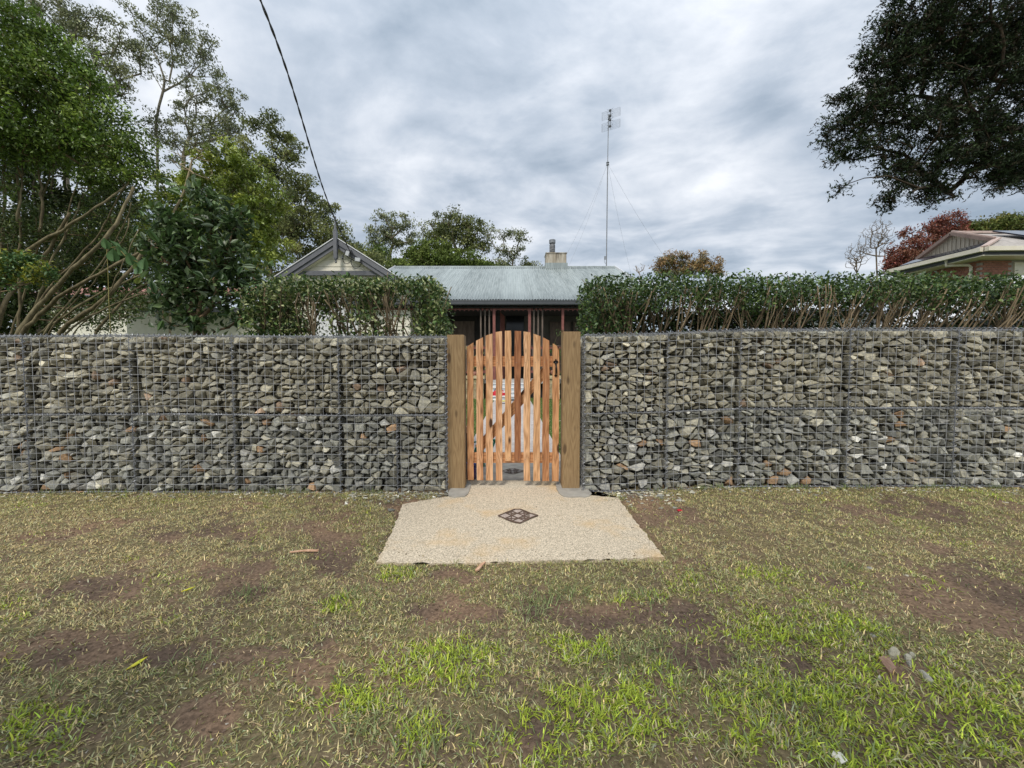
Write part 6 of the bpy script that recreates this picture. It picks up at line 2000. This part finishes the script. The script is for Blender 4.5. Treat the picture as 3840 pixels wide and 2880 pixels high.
def lay_px(name, label, cat, px, thick, m, group=None, dome=False, tint=None):
    q = [G(u, v) for u, v in px]; c = np.mean(q, 0); n = len(q)
    z0 = float(zsoil(np.array(c[0]), np.array(c[1])))
    rr = random.Random(int(px[0][0]))
    V = [(p[0] - c[0], p[1] - c[1], thick * .45 if dome else thick) for p in q] + [(p[0] - c[0], p[1] - c[1], -.01) for p in q]
    if dome:
        V += [((p[0] - c[0]) * .62 + rr.uniform(-.002, .002), (p[1] - c[1]) * .62, thick * rr.uniform(.85, 1.1)) for p in q]
        V, F = hull(V)
    else:
        F = [tuple(range(n)), tuple(range(2 * n - 1, n - 1, -1))] + [(i, (i + 1) % n, n + (i + 1) % n, n + i) for i in range(n)]
    o = link(name, mesh_from(name, np.array(V), F, False, tint, m), None, (c[0], c[1], z0 + .004)); return tag(o, label, cat, group)


lay_px('timber_chip', 'splintered brown piece of flat wood lying in the grass at lower right', 'wood chip', [(3293, 2485), (3327, 2478), (3341, 2498), (3361, 2527), (3349, 2530), (3348, 2537), (3341, 2546), (3334, 2540), (3312, 2512)], .012, M_chipb)
LS = 'loose stones on the verge'
lay_px('stone', 'largest pale stone just above the brown wood piece', 'stone', [(3328, 2462), (3342, 2448), (3358, 2452), (3375, 2468), (3372, 2480), (3352, 2484), (3334, 2478)], .022, M_stone, LS, True, (.46, .43, .33))
lay_px('stone', 'pale broken stone right of the brown wood piece', 'stone', [(3388, 2476), (3400, 2474), (3421, 2486), (3418, 2494), (3396, 2492)], .016, M_stone, LS, True, (.46, .44, .36))
lay_px('stone', 'narrow pale stone at the upper right of the stone cluster', 'stone', [(3407, 2464), (3420, 2464), (3431, 2472), (3424, 2476), (3410, 2471)], .012, M_stone, LS, True, (.46, .44, .36))
lay_px('stone', 'small grey stone below the pale broken one', 'stone', [(3398, 2499), (3412, 2498), (3420, 2508), (3408, 2511)], .012, M_stone, LS, True, (.34, .33, .29))
lay_px('stone', 'long flat grey stone right of the brown wood piece', 'stone', [(3443, 2526), (3456, 2529), (3480, 2548), (3500, 2568), (3494, 2576), (3474, 2566), (3456, 2546)], .014, M_stone, LS, True, (.40, .39, .33))
lay_px('stone', 'little white stone below the brown wood piece', 'stone', [(3291, 2548), (3299, 2544), (3305, 2552), (3298, 2558), (3291, 2555)], .012, M_stone, LS, True, (.52, .50, .42))
lay('timber_chip', 'small pale splinter of wood just in front of the concrete slab', 'wood chip', 1801, 2128, [(-.012, -.05), (.0, -.058), (.012, -.04), (.014, .05), (-.008, .06)], .008, M_chip, -.35)
lay('bark_strip', 'long pale bark strip lying left of the concrete slab', 'bark', 1140, 2072, [(-.09, -.008), (0, .0), (.09, -.012), (.092, .0), (.02, .014), (-.085, .006)], .006, M_chip, .12)
lay('paper_scrap', 'small pale paper scrap at the bottom edge right of centre', 'litter', 3145, 2842, [(-.018, -.016), (.012, -.018), (.02, .006), (.004, .018), (-.016, .01)], .004, M_paper, .3)
lay('fallen_leaf', 'bright yellow fallen leaf on bare soil at lower left', 'leaf', 513, 2492, [(0, -.034), (.009, -.012), (.010, .012), (0, .034), (-.009, .012), (-.008, -.012)], .003, M_yleaf, -.5, 'yellow fallen leaves on the verge', .15)
lay('fallen_leaf', 'smaller yellow green fallen leaf higher up the left verge', 'leaf', 706, 2215, [(0, -.03), (.007, -.01), (.007, .012), (0, .03), (-.006, .01), (-.006, -.012)], .003, M_yleaf, -1.0, 'yellow fallen leaves on the verge', .15)
lay('red_scrap', 'tiny dark red scrap on the soil right of the slab', 'litter', 2547, 1928, [(-.02, -.014), (.018, -.016), (.02, .012), (-.012, .016)], .004, M_red, .3)
for (u, v, s, lab) in (
                       (3262, 2128, .024, 'grey stone with a grass tuft in the right verge'),
                       (3400, 2160, .013, 'little white stone on the dark soil at right'), (3275, 2390, .018, 'half buried grey stone above the wood piece'), 
                       (2517, 1905, .012, 'white pebble right of the slab near the wall'), (2512, 1890, .009, 'smallest white pebble close to the right wall foot'), (3770, 1908, .018, 'pale flat stone near the right edge below the wall')):
    rr = random.Random(int(u * v)); c = G(u, v)
    V, F = hull([(math.cos(a_) * s * (1.5 if 'flat' in lab or 'long' in lab else 1) * rr.uniform(.7, 1) * h_, math.sin(a_) * s * .75 * rr.uniform(.7, 1) * h_, (z_ + rr.uniform(-.05, .05)) * s) for a_ in [k * .7 for k in range(9)] for h_, z_ in ((1, -.2), (.8, .28), (.35, .45))])
    t = (.44, .41, .34) if 'white' in lab or 'pale' in lab else (.29, .285, .255)
    o = link('stone', mesh_from('stone', np.array(V), F, False, t, M_stone), None, (c[0], c[1], float(zsoil(np.array(c[0]), np.array(c[1])))))
    o.rotation_euler = (0, 0, -.6); tag(o, lab, 'stone', 'loose stones on the verge')
# pale fallen leaves on the lawn behind the gate
rng = random.Random(6)
lm = mesh_from('fallen_leaf', np.array([(0, -.05, 0), (.025, 0, .012), (0, .05, 0), (-.025, 0, .012)]), [(0, 1, 2), (0, 2, 3)], False, None, M_paper)
for (u, v, lab) in ((1748, 1520, 'pale fallen leaf on the lawn beside the left gate post'), (1760, 1545, 'pale fallen leaf seen between the first two pickets'), (2104, 1520, 'pale fallen leaf on the lawn beside the right gate post'),
                    (2105, 1585, 'larger cream fallen leaf on the right lawn near the path'), (2104, 1690, 'pale fallen leaf close behind the right gate post')):
    c = G(u, v); o = link('fallen_leaf', lm, None, (c[0], c[1], .04)); o.rotation_euler = (rng.uniform(-.4, .4), rng.uniform(-.4, .4), rng.uniform(0, 6)); o.scale = (1.5, 1.5, 1.5); tag(o, lab, 'leaf', 'pale fallen leaves on the back lawn')
